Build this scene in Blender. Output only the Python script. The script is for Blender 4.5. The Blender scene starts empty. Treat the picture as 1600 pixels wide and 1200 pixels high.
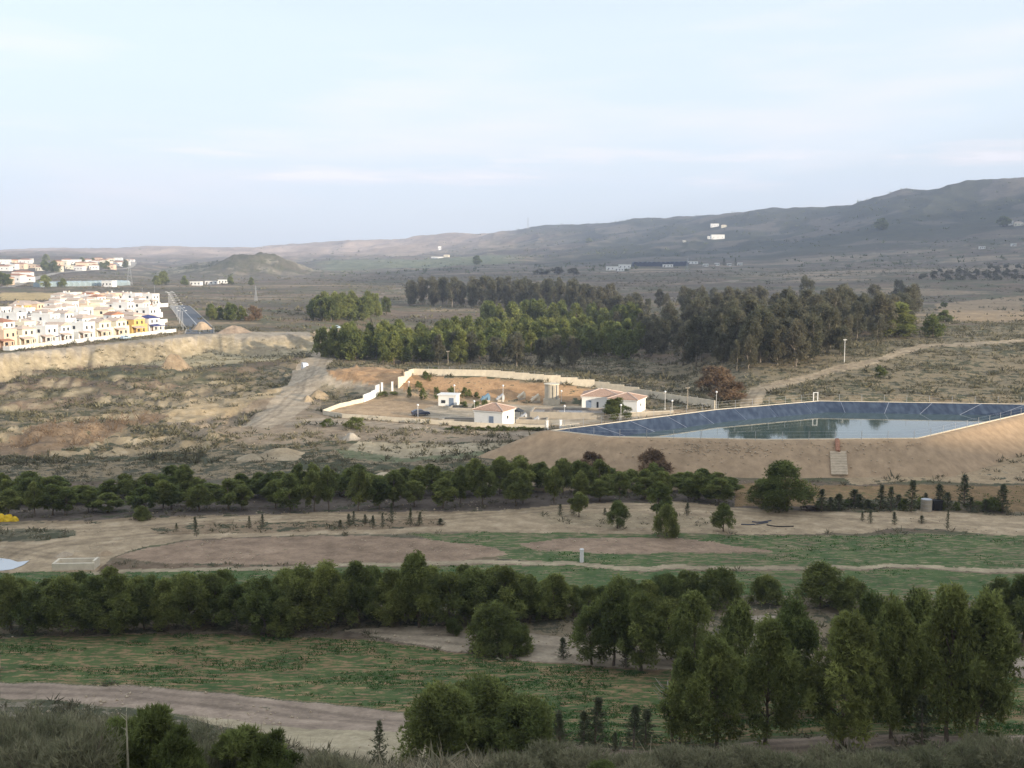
import bpy, math, random
import numpy as np
R = math.radians
random.seed(7); rng = np.random.default_rng(7)
scene = bpy.context.scene
C = scene.collection

# ------------------------------------------------------------------ camera
FPX, PITCH = 1715.0, math.atan(205/1715)          # focal length in photo pixels (1600 wide), downward pitch
cd = bpy.data.cameras.new('camera'); cam = bpy.data.objects.new('camera', cd); C.objects.link(cam)
cd.sensor_width = 36.0; cd.lens = 36.0*FPX/1600; cd.clip_start = 0.5; cd.clip_end = 40000
cam.location = (0, 0, 0); cam.rotation_euler = (math.pi/2-PITCH, 0, 0)
scene.camera = cam

# ------------------------------------------------------------------ light
SUN_EL, SUN_AZ = R(10.0), R(128.0)                 # azimuth clockwise from +Y (the view direction)
w = bpy.data.worlds.new('World'); scene.world = w; w.use_nodes = True
nt = w.node_tree; nt.nodes.clear()
CLOUD = (5.35, 2.75, 0.0)
def N(t, tree=nt, **k):
    n = tree.nodes.new(t)
    for a, b in k.items(): setattr(n, a, b)
    return n
sky = N('ShaderNodeTexSky', sky_type='NISHITA', sun_disc=False, sun_elevation=SUN_EL, sun_rotation=SUN_AZ, air_density=1.0, dust_density=1.5, ozone_density=1.5)
bg1 = N('ShaderNodeBackground'); bg1.inputs[1].default_value = 0.11
nt.links.new(sky.outputs[0], bg1.inputs[0])
# a thin veil of high cloud over the whole sky, a little denser in streaks
tc = N('ShaderNodeTexCoord'); mp = N('ShaderNodeMapping'); mp.inputs['Scale'].default_value = (1.0, 1.0, 7.0)
nz = N('ShaderNodeTexNoise'); nz.inputs['Scale'].default_value = 2.2; nz.inputs['Detail'].default_value = 5; nz.inputs['Roughness'].default_value = 0.5
rp = N('ShaderNodeMapRange'); rp.inputs[1].default_value = 0.3; rp.inputs[2].default_value = 0.75; rp.inputs[3].default_value = 0.60; rp.inputs[4].default_value = 0.72
rc_ = N('ShaderNodeValToRGB'); rc_.color_ramp.elements[0].position = 0.52; rc_.color_ramp.elements[0].color = (0.755,0.835,0.92,1); rc_.color_ramp.elements[1].position = 0.70; rc_.color_ramp.elements[1].color = (0.95,0.88,0.90,1)
nt.links.new(nz.outputs[0], rc_.inputs[0])
bg2 = N('ShaderNodeBackground'); bg2.inputs[0].default_value = (0.80, 0.86, 0.94, 1); bg2.inputs[1].default_value = 0.86
mx = N('ShaderNodeMixShader'); wo = N('ShaderNodeOutputWorld')
nt.links.new(tc.outputs['Generated'], mp.inputs[0]); nt.links.new(mp.outputs[0], nz.inputs['Vector'])
nt.links.new(nz.outputs[0], rp.inputs[0]); pass
# low drifts of evening cloud near the horizon, all round
cm_ = N('ShaderNodeMapping'); cm_.inputs['Scale'].default_value = (1.0, 1.0, 9.0); cm_.inputs['Location'].default_value = CLOUD
cn_ = N('ShaderNodeTexNoise'); cn_.inputs['Scale'].default_value = 4.2; cn_.inputs['Detail'].default_value = 7; cn_.inputs['Roughness'].default_value = 0.55
sx_ = N('ShaderNodeSeparateXYZ'); lo_ = N('ShaderNodeMapRange', interpolation_type='SMOOTHSTEP'); hi_ = N('ShaderNodeMapRange', interpolation_type='SMOOTHSTEP'); th_ = N('ShaderNodeMapRange', interpolation_type='SMOOTHSTEP')
for n_, v_ in ((lo_, (0.045, 0.066, 0, 1)), (hi_, (0.076, 0.12, 1, 0)), (th_, (0.53, 0.68, 0, 0.75))):
    for k_ in range(4): n_.inputs[k_+1].default_value = v_[k_]
m1_ = N('ShaderNodeMath', operation='MULTIPLY'); m2_ = N('ShaderNodeMath', operation='MULTIPLY'); cx_ = N('ShaderNodeMix', data_type='RGBA'); cx_.inputs['B'].default_value = (1.12, 0.98, 0.98, 1)
nt.links.new(tc.outputs['Generated'], cm_.inputs[0]); nt.links.new(cm_.outputs[0], cn_.inputs['Vector']); nt.links.new(tc.outputs['Generated'], sx_.inputs[0])
nt.links.new(sx_.outputs['Z'], lo_.inputs[0]); nt.links.new(sx_.outputs['Z'], hi_.inputs[0]); nt.links.new(cn_.outputs[0], th_.inputs[0])
nt.links.new(lo_.outputs[0], m1_.inputs[0]); nt.links.new(hi_.outputs[0], m1_.inputs[1]); nt.links.new(m1_.outputs[0], m2_.inputs[0]); nt.links.new(th_.outputs[0], m2_.inputs[1])
nt.links.new(m2_.outputs[0], cx_.inputs['Factor']); nt.links.new(rc_.outputs[0], cx_.inputs['A']); nt.links.new(cx_.outputs['Result'], bg2.inputs[0])
ma_ = N('ShaderNodeMath', operation='MAXIMUM'); nt.links.new(rp.outputs[0], ma_.inputs[0]); nt.links.new(m2_.outputs[0], ma_.inputs[1]); nt.links.new(ma_.outputs[0], mx.inputs[0])
nt.links.new(bg1.outputs[0], mx.inputs[1]); nt.links.new(bg2.outputs[0], mx.inputs[2]); nt.links.new(mx.outputs[0], wo.inputs[0])

sl = bpy.data.lights.new('sun', 'SUN'); sun = bpy.data.objects.new('sun', sl); C.objects.link(sun)
sl.energy = 5.0; sl.angle = R(0.8); sl.color = (1.0, 0.86, 0.68)
sun.rotation_euler = (math.pi/2-SUN_EL, 0, math.pi-SUN_AZ+math.pi)
sd = np.array([math.sin(SUN_AZ)*math.cos(SUN_EL), math.cos(SUN_AZ)*math.cos(SUN_EL), math.sin(SUN_EL)])   # towards the sun
from mathutils import Vector
sun.rotation_euler = Vector(sd).to_track_quat('Z', 'Y').to_euler()
vs = scene.view_settings; vs.view_transform = 'Standard'; vs.look = 'None'; vs.exposure = 0.78; vs.gamma = 1.0
cy = scene.cycles
cy.max_bounces = 6; cy.diffuse_bounces = 4; cy.glossy_bounces = 2; cy.transmission_bounces = 3; cy.volume_bounces = 1; cy.transparent_max_bounces = 6
cy.use_denoising = True; cy.caustics_reflective = False; cy.caustics_refractive = False

# ------------------------------------------------------------------ noise (numpy)
def _h(ix, iy, s):
    n = (ix*374761393 + iy*668265263 + s*974634577) & 0xffffffff
    n = ((n ^ (n >> 13))*1274126177) & 0xffffffff
    return ((n ^ (n >> 16)) & 0xffff)/65535.0
def vnoise(x, y, s=0):
    x = np.asarray(x, float); y = np.asarray(y, float)
    ix = np.floor(x).astype(np.int64); iy = np.floor(y).astype(np.int64)
    fx = x-ix; fy = y-iy; fx = fx*fx*(3-2*fx); fy = fy*fy*(3-2*fy)
    a = _h(ix, iy, s); b = _h(ix+1, iy, s); c = _h(ix, iy+1, s); d = _h(ix+1, iy+1, s)
    return (a+(b-a)*fx)*(1-fy)+(c+(d-c)*fx)*fy
def fbm(x, y, s=0, o=4):
    t = 0; a = 0.5; tot = 0
    for k in range(o):
        t = t+a*vnoise(x, y, s+k); tot += a; a *= 0.5; x = x*2.03+3.1; y = y*2.03+1.7
    return t/tot
def ss(a, b, x):
    t = np.clip((x-a)/(b-a), 0, 1); return t*t*(3-2*t)

# ------------------------------------------------------------------ land form
def slope(v): return np.tan(PITCH+np.arctan((np.asarray(v, float)-600)/FPX))     # drop per metre of a sight line
SKY_U = [-1500,-600,0,60,150,190,250,300,400,470,560,620,700,760,850,930,1000,1100,1200,1290,1340,1400,1490,1560,1600,1900,2800]
SKY_V = [392,390,390,389,388,385,383.5,388,386,379,374,369,363,360,351,345,338,327,319,318,304,297,286,278,272,238,190]
TAB = {-1500:[(1300,438),(1900,424),(2500,408),(3600,398),5200], 0:[(1200,440),(1700,421),(2300,403),(3200,397),5200],
 100:[(1200,441),(1700,420),(2300,401),(3200,396),5200], 250:[(1300,440),(2000,425),(2800,410),(3600,398),5000],
 400:[(1300,440),(2000,428),(2800,412),(3600,400),5000], 560:[(1300,438),(2000,424),(2800,406),(3600,395),4800],
 700:[(1300,436),(2000,418),(2800,400),(3400,390),4500], 850:[(1300,434),(2000,415),(2700,395),(3200,380),4000],
 1000:[(1300,432),(1900,412),(2500,390),(3000,370),3700], 1200:[(1200,436),(1700,414),(2200,390),(2700,362),3300],
 1290:[(1150,438),(1650,412),(2050,388),(2500,360),3200], 1400:[(1100,440),(1600,412),(2000,385),(2350,352),2900],
 1500:[(1100,440),(1600,410),(2000,378),(2300,345),2750], 1600:[(1100,440),(1600,406),(1950,372),(2250,332),2700],
 1900:[(1000,440),(1500,400),(1900,350),(2300,290),2700], 2800:[(1000,440),(1400,390),(1800,330),(2200,260),2600]}
NY = [-20,0,20,40,55,70,85,100,130,180,225,260,300,330,400,600,900]
NZ = [-2,-2,-11,-20.6,-27.2,-33.8,-37.4,-38.8,-39.5,-40,-39.6,-38.7,-38.2,-37.7,-37,-37,-37.2]
TU = sorted(TAB); TP = []
for u in TU:
    e = TAB[u]; ys = list(NY); zs = list(NZ)
    for (y, v) in e[:-1]: ys.append(y); zs.append(-float(slope(v))*y)
    vv = float(np.interp(u, SKY_U, SKY_V)); ys.append(e[-1]); zr = -float(slope(vv))*e[-1]; zs.append(zr)
    ys += [e[-1]*1.15, e[-1]*1.6, 30000]; zs += [zr-25, zr-130, zr-300]
    TP.append((np.array(ys, float), np.array(zs, float)))
BK_U = [505,640,760,850,930,1000,1120]; BK_V = [582,586,588,596,606,618,640]; BK_D = [315,302,298,294,292,286,264]
BK_Z = [-float(slope(v))*d for v, d in zip(BK_V, BK_D)]; BK_X = [(u-800)/FPX*d*1.0 for u, d in zip(BK_U, BK_D)]
VBX = [-420.0,-167.0,-143.0,-120.0,-82.0,-40.0]; VBY = [250.0,357.0,395.0,437.0,441.0,442.0]
def hb(x, y):
    """smooth land form: hill under the camera, plain, walled bank, rising far country, mountain on the right"""
    x = np.asarray(x, float); y = np.asarray(y, float)
    r = np.hypot(x, y); yf = np.maximum(y, 0.42*r)
    yn = np.where(y > 0, np.maximum(y, 0.42*r*ss(150, 500, r)), y)         # near profile uses true depth
    u = np.clip(800+FPX*x/np.maximum(yf, 1e-3), -1500, 2800)
    z = np.zeros_like(r); wt = np.zeros_like(r)
    for k, (ys, zs) in enumerate(TP):
        lo = TU[k-1] if k else -1e9; hi = TU[k+1] if k+1 < len(TU) else 1e9
        m = (u >= lo) & (u <= hi)
        if not m.any(): continue
        q = np.interp(np.where(yf[m] > 500, yf[m], np.maximum(yn[m], -20)), ys, zs)
        g = np.where(u[m] < TU[k], (u[m]-lo)/(TU[k]-lo), (hi-u[m])/(hi-TU[k]))
        g = np.clip(g, 0, 1); z[m] += q*g; wt[m] += g
    z = z/np.maximum(wt, 1e-9)
    # unseen rise of the hill behind the camera, its height shaped to shade the foreground
    z = z+55.5*ss(-12, -105, y)*(0.93+0.14*fbm(x/160, y/160, 41, 2))*ss(1500, 800, np.abs(x))
    # unseen hillside right of the view, added to shade the far plain
    z = z+320*ss(0.62, 1.3, x/np.maximum(y, 60))*ss(650, 1200, x)*ss(-150, 250, y)
    z = np.where(z > 290, 290+(z-290)*0.25, z)
    # knoll on the far plain
    for (ku, kd, kh, kw, kl) in [(392,1800,33,62,120),(330,1900,20,70,120),(450,1850,13,50,100),(540,2600,10,120,120),(160,2100,8,120,100)]:
        kx = (ku-800)/FPX*kd
        z = z+kh*np.exp(-((x-kx)/kw)**2-((y-kd)/kl)**2)
    # bank inside the walled compound
    yc = np.interp(x, BK_X, BK_D); zc = np.interp(x, BK_X, BK_Z)
    f = ss(-64, -52, x)*ss(52, 46, x)
    zb = np.where(y > yc, zc+(z-zc)*ss(0, 70, y-yc), z+(zc-z)*ss(16, 0, yc-y))
    z = z+(zb-z)*f*ss(120, 80, np.abs(y-yc))
    # rise behind the reservoir
    z = z+(3.6*ss(258, 271, y)+4.6*ss(268, 345, y))*ss(800, 400, y)*ss(40, 66, x-0.10*(y-262))*ss(620, 330, x)
    # bank below the village street
    yb = np.interp(x, VBX, VBY)+(fbm(x/17, y/60, 161, 3)-0.5)*9; fd = yb-y; rl = 7+16*fbm(x/13, y/80, 165, 3); side = ss(-64, -90, x)*ss(-520, -380, x)
    z = z+side*np.where(fd < 0, 4.3*ss(760, 600, y), 4.3-6.6*np.clip(fd/rl, 0, 1)**0.8+2.3*ss(16, 80, fd))
    z = z+2.5*ss(400, 640, y)*ss(1000, 760, y)*ss(70, 0, x+135+0.335*(y-458))*ss(-620, -430, x)
    return z
def relief(x, y):
    y0 = np.maximum(y, 1)
    far = ss(700, 2600, y0)
    a = (fbm(x/14, y/14, 3, 4)-0.5)*1.1+(fbm(x/3, y/3, 9, 2)-0.5)*0.25
    # badlands left of the compound: stepped, gullied ground
    bl = ss(-15, -45, x)*ss(205, 225, y)*ss(420, 330, y)*ss(-330, -200, x)
    q = fbm(x/26+0.3*fbm(x/9, y/9, 5, 2), y/15, 21, 4); step = q*7; step = np.floor(step)+ss(0.55, 0.95, step-np.floor(step))
    a = a+bl*((step/7-0.5)*7.5+(fbm(x/5, y/5, 151, 3)-0.5)*1.4)
    flat = ss(-35, -50, x)*0+1-ss(75, 84, y)*ss(206, 188, y)                     # fields on the valley floor are nearly flat
    cmp_ = ss(-66, -58, x)*ss(130, 115, x)*ss(205, 212, y)*ss(310, 300, y)       # compound and reservoir are graded
    vil = ss(-430, -400, x)*ss(-105, -125, x)*ss(345, 350, y)*ss(860, 820, y)*ss(3, -3, np.interp(x, VBX, VBY)-y)
    fb_ = np.interp(x, VBX, VBY)-y; a = a+ss(0, 3, fb_)*ss(20, 10, fb_)*ss(-40, -80, x)*((fbm((x+0.3*y)/2.6, fb_/30, 141, 3)-0.5)*2.6+(fbm((x+0.3*y)/7, fb_/30, 145, 2)-0.5)*3.0)
    k = np.clip(flat, 0.12, 1)*(1-0.92*cmp_)*(1-0.9*vil)
    m = (fbm(x/420, y/420, 31, 5)-0.5)*ss(900, 3200, y0)*46*(0.35+0.65*ss(0.05, 0.4, x/y0+0.12))
    rdg = (np.abs(fbm(x/150, y/260, 36, 4)-0.5)*2)*-20*ss(1700, 2600, y0)+9*ss(1700, 2700, y0)*ss(0.2, 0.45, x/y0)*ss(0.12, 0.4, x/y0)
    kn = np.exp(-((x+430)/170)**2-((y-1840)/200)**2)
    m2 = -kn*17*np.abs(fbm(x/30, y/60, 131, 4)-0.5)*2+(fbm(x/260, y/300, 135, 4)-0.5)*22*ss(2600, 3600, y0)*ss(0.05, -0.05, x/y0)*ss(6200, 5400, y0)
    return a*k*(1+0.0*far)+m+rdg+m2
_res = []      # reservoir hollow, set below
def ground(x, y):
    x = np.asarray(x, float); y = np.asarray(y, float)
    z = hb(x, y)+relief(x, y)
    for poly in _res:
        z = np.where(inpoly(poly, x, y), np.minimum(z, -44.0), z)
    return z
def inpoly(poly, x, y):
    p = np.asarray(poly, float); c = np.zeros(np.shape(x), bool)
    for (x0, y0), (x1, y1) in zip(p, np.roll(p, -1, 0)):
        if y0 == y1: continue
        c ^= ((y0 > y) != (y1 > y)) & (x < (x1-x0)*(y-y0)/(y1-y0)+x0)
    return c
cP, sP = math.cos(PITCH), math.sin(PITCH)
def ray(u, v):
    a = (np.asarray(u, float)-800)/FPX; b = -(np.asarray(v, float)-600)/FPX
    return np.stack([a, cP+b*sP, -sP+b*cP], -1)
_T = np.concatenate([np.arange(25, 500, 0.5), np.geomspace(500, 9000, 1400)])
def at(u, v, full=False):
    """photo pixel -> point (x, y) where that sight line meets the land"""
    u = np.atleast_1d(np.asarray(u, float)); v = np.atleast_1d(np.asarray(v, float)); d = ray(u, v); out = []
    for q in d:
        X, Y, Z = q[0]*_T, q[1]*_T, q[2]*_T
        g = Z-(ground(X, Y) if full else hb(X, Y)); k = int(np.argmax(g < 0)) if (g < 0).any() else len(_T)-1
        k = max(k, 1); f = g[k-1]/(g[k-1]-g[k]) if g[k] < 0 else 1.0
        t = _T[k-1]+f*(_T[k]-_T[k-1]); out.append((q[0]*t, q[1]*t))
    return np.array(out)
def atz(u, v, z):
    d = ray(u, v); t = z/d[..., 2:3]; return (d*t)[..., :2]
def G(x, y): return float(ground(np.array([x]), np.array([y]))[0])
def wpoly(pts, n=4):
    p = []
    for (a, b), (c, d) in zip(pts, pts[1:]+pts[:1]):
        for k in range(n): p.append((a+(c-a)*k/n, b+(d-b)*k/n))
    p = np.array(p); return at(p[:, 0], p[:, 1])

# ------------------------------------------------------------------ reservoir outline (world, from its crest at one level)
RIM_Z = -34.5
RIM = atz(np.array([865,950,1200,1432,1655,1280,1120]), np.array([673,682.5,687,685,633,627,640.5]), RIM_Z)
def inset(poly, d):
    p = np.asarray(poly, float); n = len(p); ar = 0.5*sum(p[i][0]*p[(i+1) % n][1]-p[(i+1) % n][0]*p[i][1] for i in range(n))
    s = 1 if ar > 0 else -1; out = []
    for i in range(n):
        a = p[i]-p[i-1]; b = p[(i+1) % n]-p[i]; a = a/np.linalg.norm(a); b = b/np.linalg.norm(b)
        na = np.array([-a[1], a[0]])*s; nb = np.array([-b[1], b[0]])*s; m = na+nb
        out.append(p[i]+m/max(m.dot(m)/2, 0.35)*d*1.0 if True else p[i])
    return np.array(out)
_res.append(inset(RIM, -1.0))

# ------------------------------------------------------------------ materials
def mat(name, col, rough=0.8, noise=0.0, scale=1.0, bump=0.0, spec=0.3, metal=0.0, hue=None):
    m = bpy.data.materials.new(name); m.use_nodes = True; t = m.node_tree; b = t.nodes['Principled BSDF']
    b.inputs['Base Color'].default_value = (*col, 1); b.inputs['Roughness'].default_value = rough
    b.inputs['Specular IOR Level'].default_value = spec; b.inputs['Metallic'].default_value = metal
    if noise or bump:
        c = t.nodes.new('ShaderNodeTexCoord'); n = t.nodes.new('ShaderNodeTexNoise'); n.inputs['Scale'].default_value = scale; n.inputs['Detail'].default_value = 6
        n.inputs['Roughness'].default_value = 0.65
        t.links.new(c.outputs['Object'], n.inputs['Vector'])
        if noise:
            r = t.nodes.new('ShaderNodeMapRange'); r.inputs[1].default_value = 0.3; r.inputs[2].default_value = 0.7
            r.inputs[3].default_value = 1-noise; r.inputs[4].default_value = 1+noise
            x = t.nodes.new('ShaderNodeMix'); x.data_type = 'RGBA'; x.blend_type = 'MULTIPLY'; x.inputs['Factor'].default_value = 1
            x.inputs['A'].default_value = (*col, 1); t.links.new(n.outputs[0], r.inputs[0]); t.links.new(r.outputs[0], x.inputs['B']); t.links.new(x.outputs['Result'], b.inputs['Base Color'])
        if bump:
            bp = t.nodes.new('ShaderNodeBump'); bp.inputs['Strength'].default_value = bump; bp.inputs['Distance'].default_value = 0.1
            t.links.new(n.outputs[0], bp.inputs['Height']); t.links.new(bp.outputs[0], b.inputs['Normal'])
    return m
def ground_material():
    m = bpy.data.materials.new('soil_and_scrub'); m.use_nodes = True; t = m.node_tree; b = t.nodes['Principled BSDF']; L = t.links.new
    b.inputs['Roughness'].default_value = 0.95; b.inputs['Specular IOR Level'].default_value = 0.1
    def nd(ty, **k):
        n = t.nodes.new(ty)
        for a, q in k.items(): setattr(n, a, q)
        return n
    def noise(scale, detail, vec, rough=0.6):
        n = nd('ShaderNodeTexNoise'); n.inputs['Scale'].default_value = scale; n.inputs['Detail'].default_value = detail; n.inputs['Roughness'].default_value = rough
        L(vec, n.inputs['Vector']); return n.outputs[0]
    def mr(src, a, bb, c, d):
        n = nd('ShaderNodeMapRange'); L(src, n.inputs[0])
        for k, q in enumerate((a, bb, c, d)): n.inputs[k+1].default_value = q
        return n.outputs[0]
    def mth(op, a, bb):
        n = nd('ShaderNodeMath', operation=op)
        for k, q in enumerate((a, bb)):
            if isinstance(q, (int, float)): n.inputs[k].default_value = q
            else: L(q, n.inputs[k])
        return n.outputs[0]
    def mix(f, a, bb, blend='MIX'):
        n = nd('ShaderNodeMix', data_type='RGBA', blend_type=blend)
        for key, q in (('Factor', f), ('A', a), ('B', bb)):
            if isinstance(q, (int, float)): n.inputs[key].default_value = q
            elif isinstance(q, tuple): n.inputs[key].default_value = (*q, 1)
            else: L(q, n.inputs[key])
        return n.outputs['Result']
    geo = nd('ShaderNodeNewGeometry'); pos = geo.outputs['Position']
    col = nd('ShaderNodeAttribute', attribute_name='tint').outputs['Color']
    veg = nd('ShaderNodeAttribute', attribute_name='cover').outputs['Color']      # r scrub, g crop, b pale stones
    sp = nd('ShaderNodeSeparateColor'); L(veg, sp.inputs[0])
    mpn = nd('ShaderNodeMapping'); mpn.inputs['Rotation'].default_value = (0, 0, R(-5)); mpn.inputs['Scale'].default_value = (0.62, 2.1, 1); L(pos, mpn.inputs[0])
    n_big = noise(0.045, 6, pos); n_mid = noise(0.35, 7, pos, 0.65); n_fin = noise(2.3, 5, pos, 0.7); n_row = noise(1.0, 5, mpn.outputs[0], 0.65)
    tone = mth('MULTIPLY', mr(n_big, 0.3, 0.7, 0.82, 1.18), mr(n_mid, 0.3, 0.7, 0.68, 1.30))
    tone = mth('MULTIPLY', tone, mr(n_fin, 0.3, 0.7, 0.82, 1.16))
    c1 = mix(1.0, col, tone, 'MULTIPLY')
    # pale stones and broken crust
    stn = mth('MULTIPLY', mr(n_mid, 0.56, 0.64, 0, 1), sp.outputs[2]); c1 = mix(stn, c1, (0.50, 0.42, 0.31))
    # scrub
    hue = mix(mr(n_big, 0.35, 0.65, 0, 1), (0.100, 0.091, 0.062), (0.086, 0.090, 0.050))
    sm = mth('SUBTRACT', mth('ADD', mth('MULTIPLY', n_mid, 0.55), mth('ADD', mth('MULTIPLY', n_big, 0.25), mth('MULTIPLY', n_fin, 0.2))), mr(sp.outputs[0], 0, 1, 0.68, 0.36))
    c1 = mix(mr(sm, 0, 0.035, 0, 1), c1, hue)
    # young crop in drilled rows
    cm = mth('SUBTRACT', mth('ADD', mth('MULTIPLY', n_row, 0.6), mth('ADD', mth('MULTIPLY', n_fin, 0.25), mth('MULTIPLY', n_big, 0.15))), mr(sp.outputs[1], 0, 1, 0.66, 0.40))
    grn = mix(mr(n_mid, 0.35, 0.65, 0, 1), (0.052, 0.102, 0.034), (0.102, 0.150, 0.052))
    c1 = mix(mr(cm, 0, 0.05, 0, 0.92), c1, grn)
    L(c1, b.inputs['Base Color'])
    hgt = mth('ADD', mth('MULTIPLY', n_fin, 0.25), mth('ADD', mth('MULTIPLY', n_mid, 1.0), mth('MULTIPLY', n_big, 2.0)))
    bp = nd('ShaderNodeBump'); bp.inputs['Strength'].default_value = 0.55; bp.inputs['Distance'].default_value = 0.5
    L(hgt, bp.inputs['Height']); L(bp.outputs[0], b.inputs['Normal'])
    return m
M_GROUND = ground_material()

# ------------------------------------------------------------------ terrain sheet
TAN, PALE, GREY, MAUVE = (0.40,0.31,0.21), (0.50,0.42,0.30), (0.31,0.27,0.23), (0.305,0.228,0.168)
ORANGE, BROWN, LITTER, OLIVE = (0.40,0.268,0.168), (0.235,0.165,0.10), (0.15,0.125,0.105), (0.20,0.18,0.125)
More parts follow.
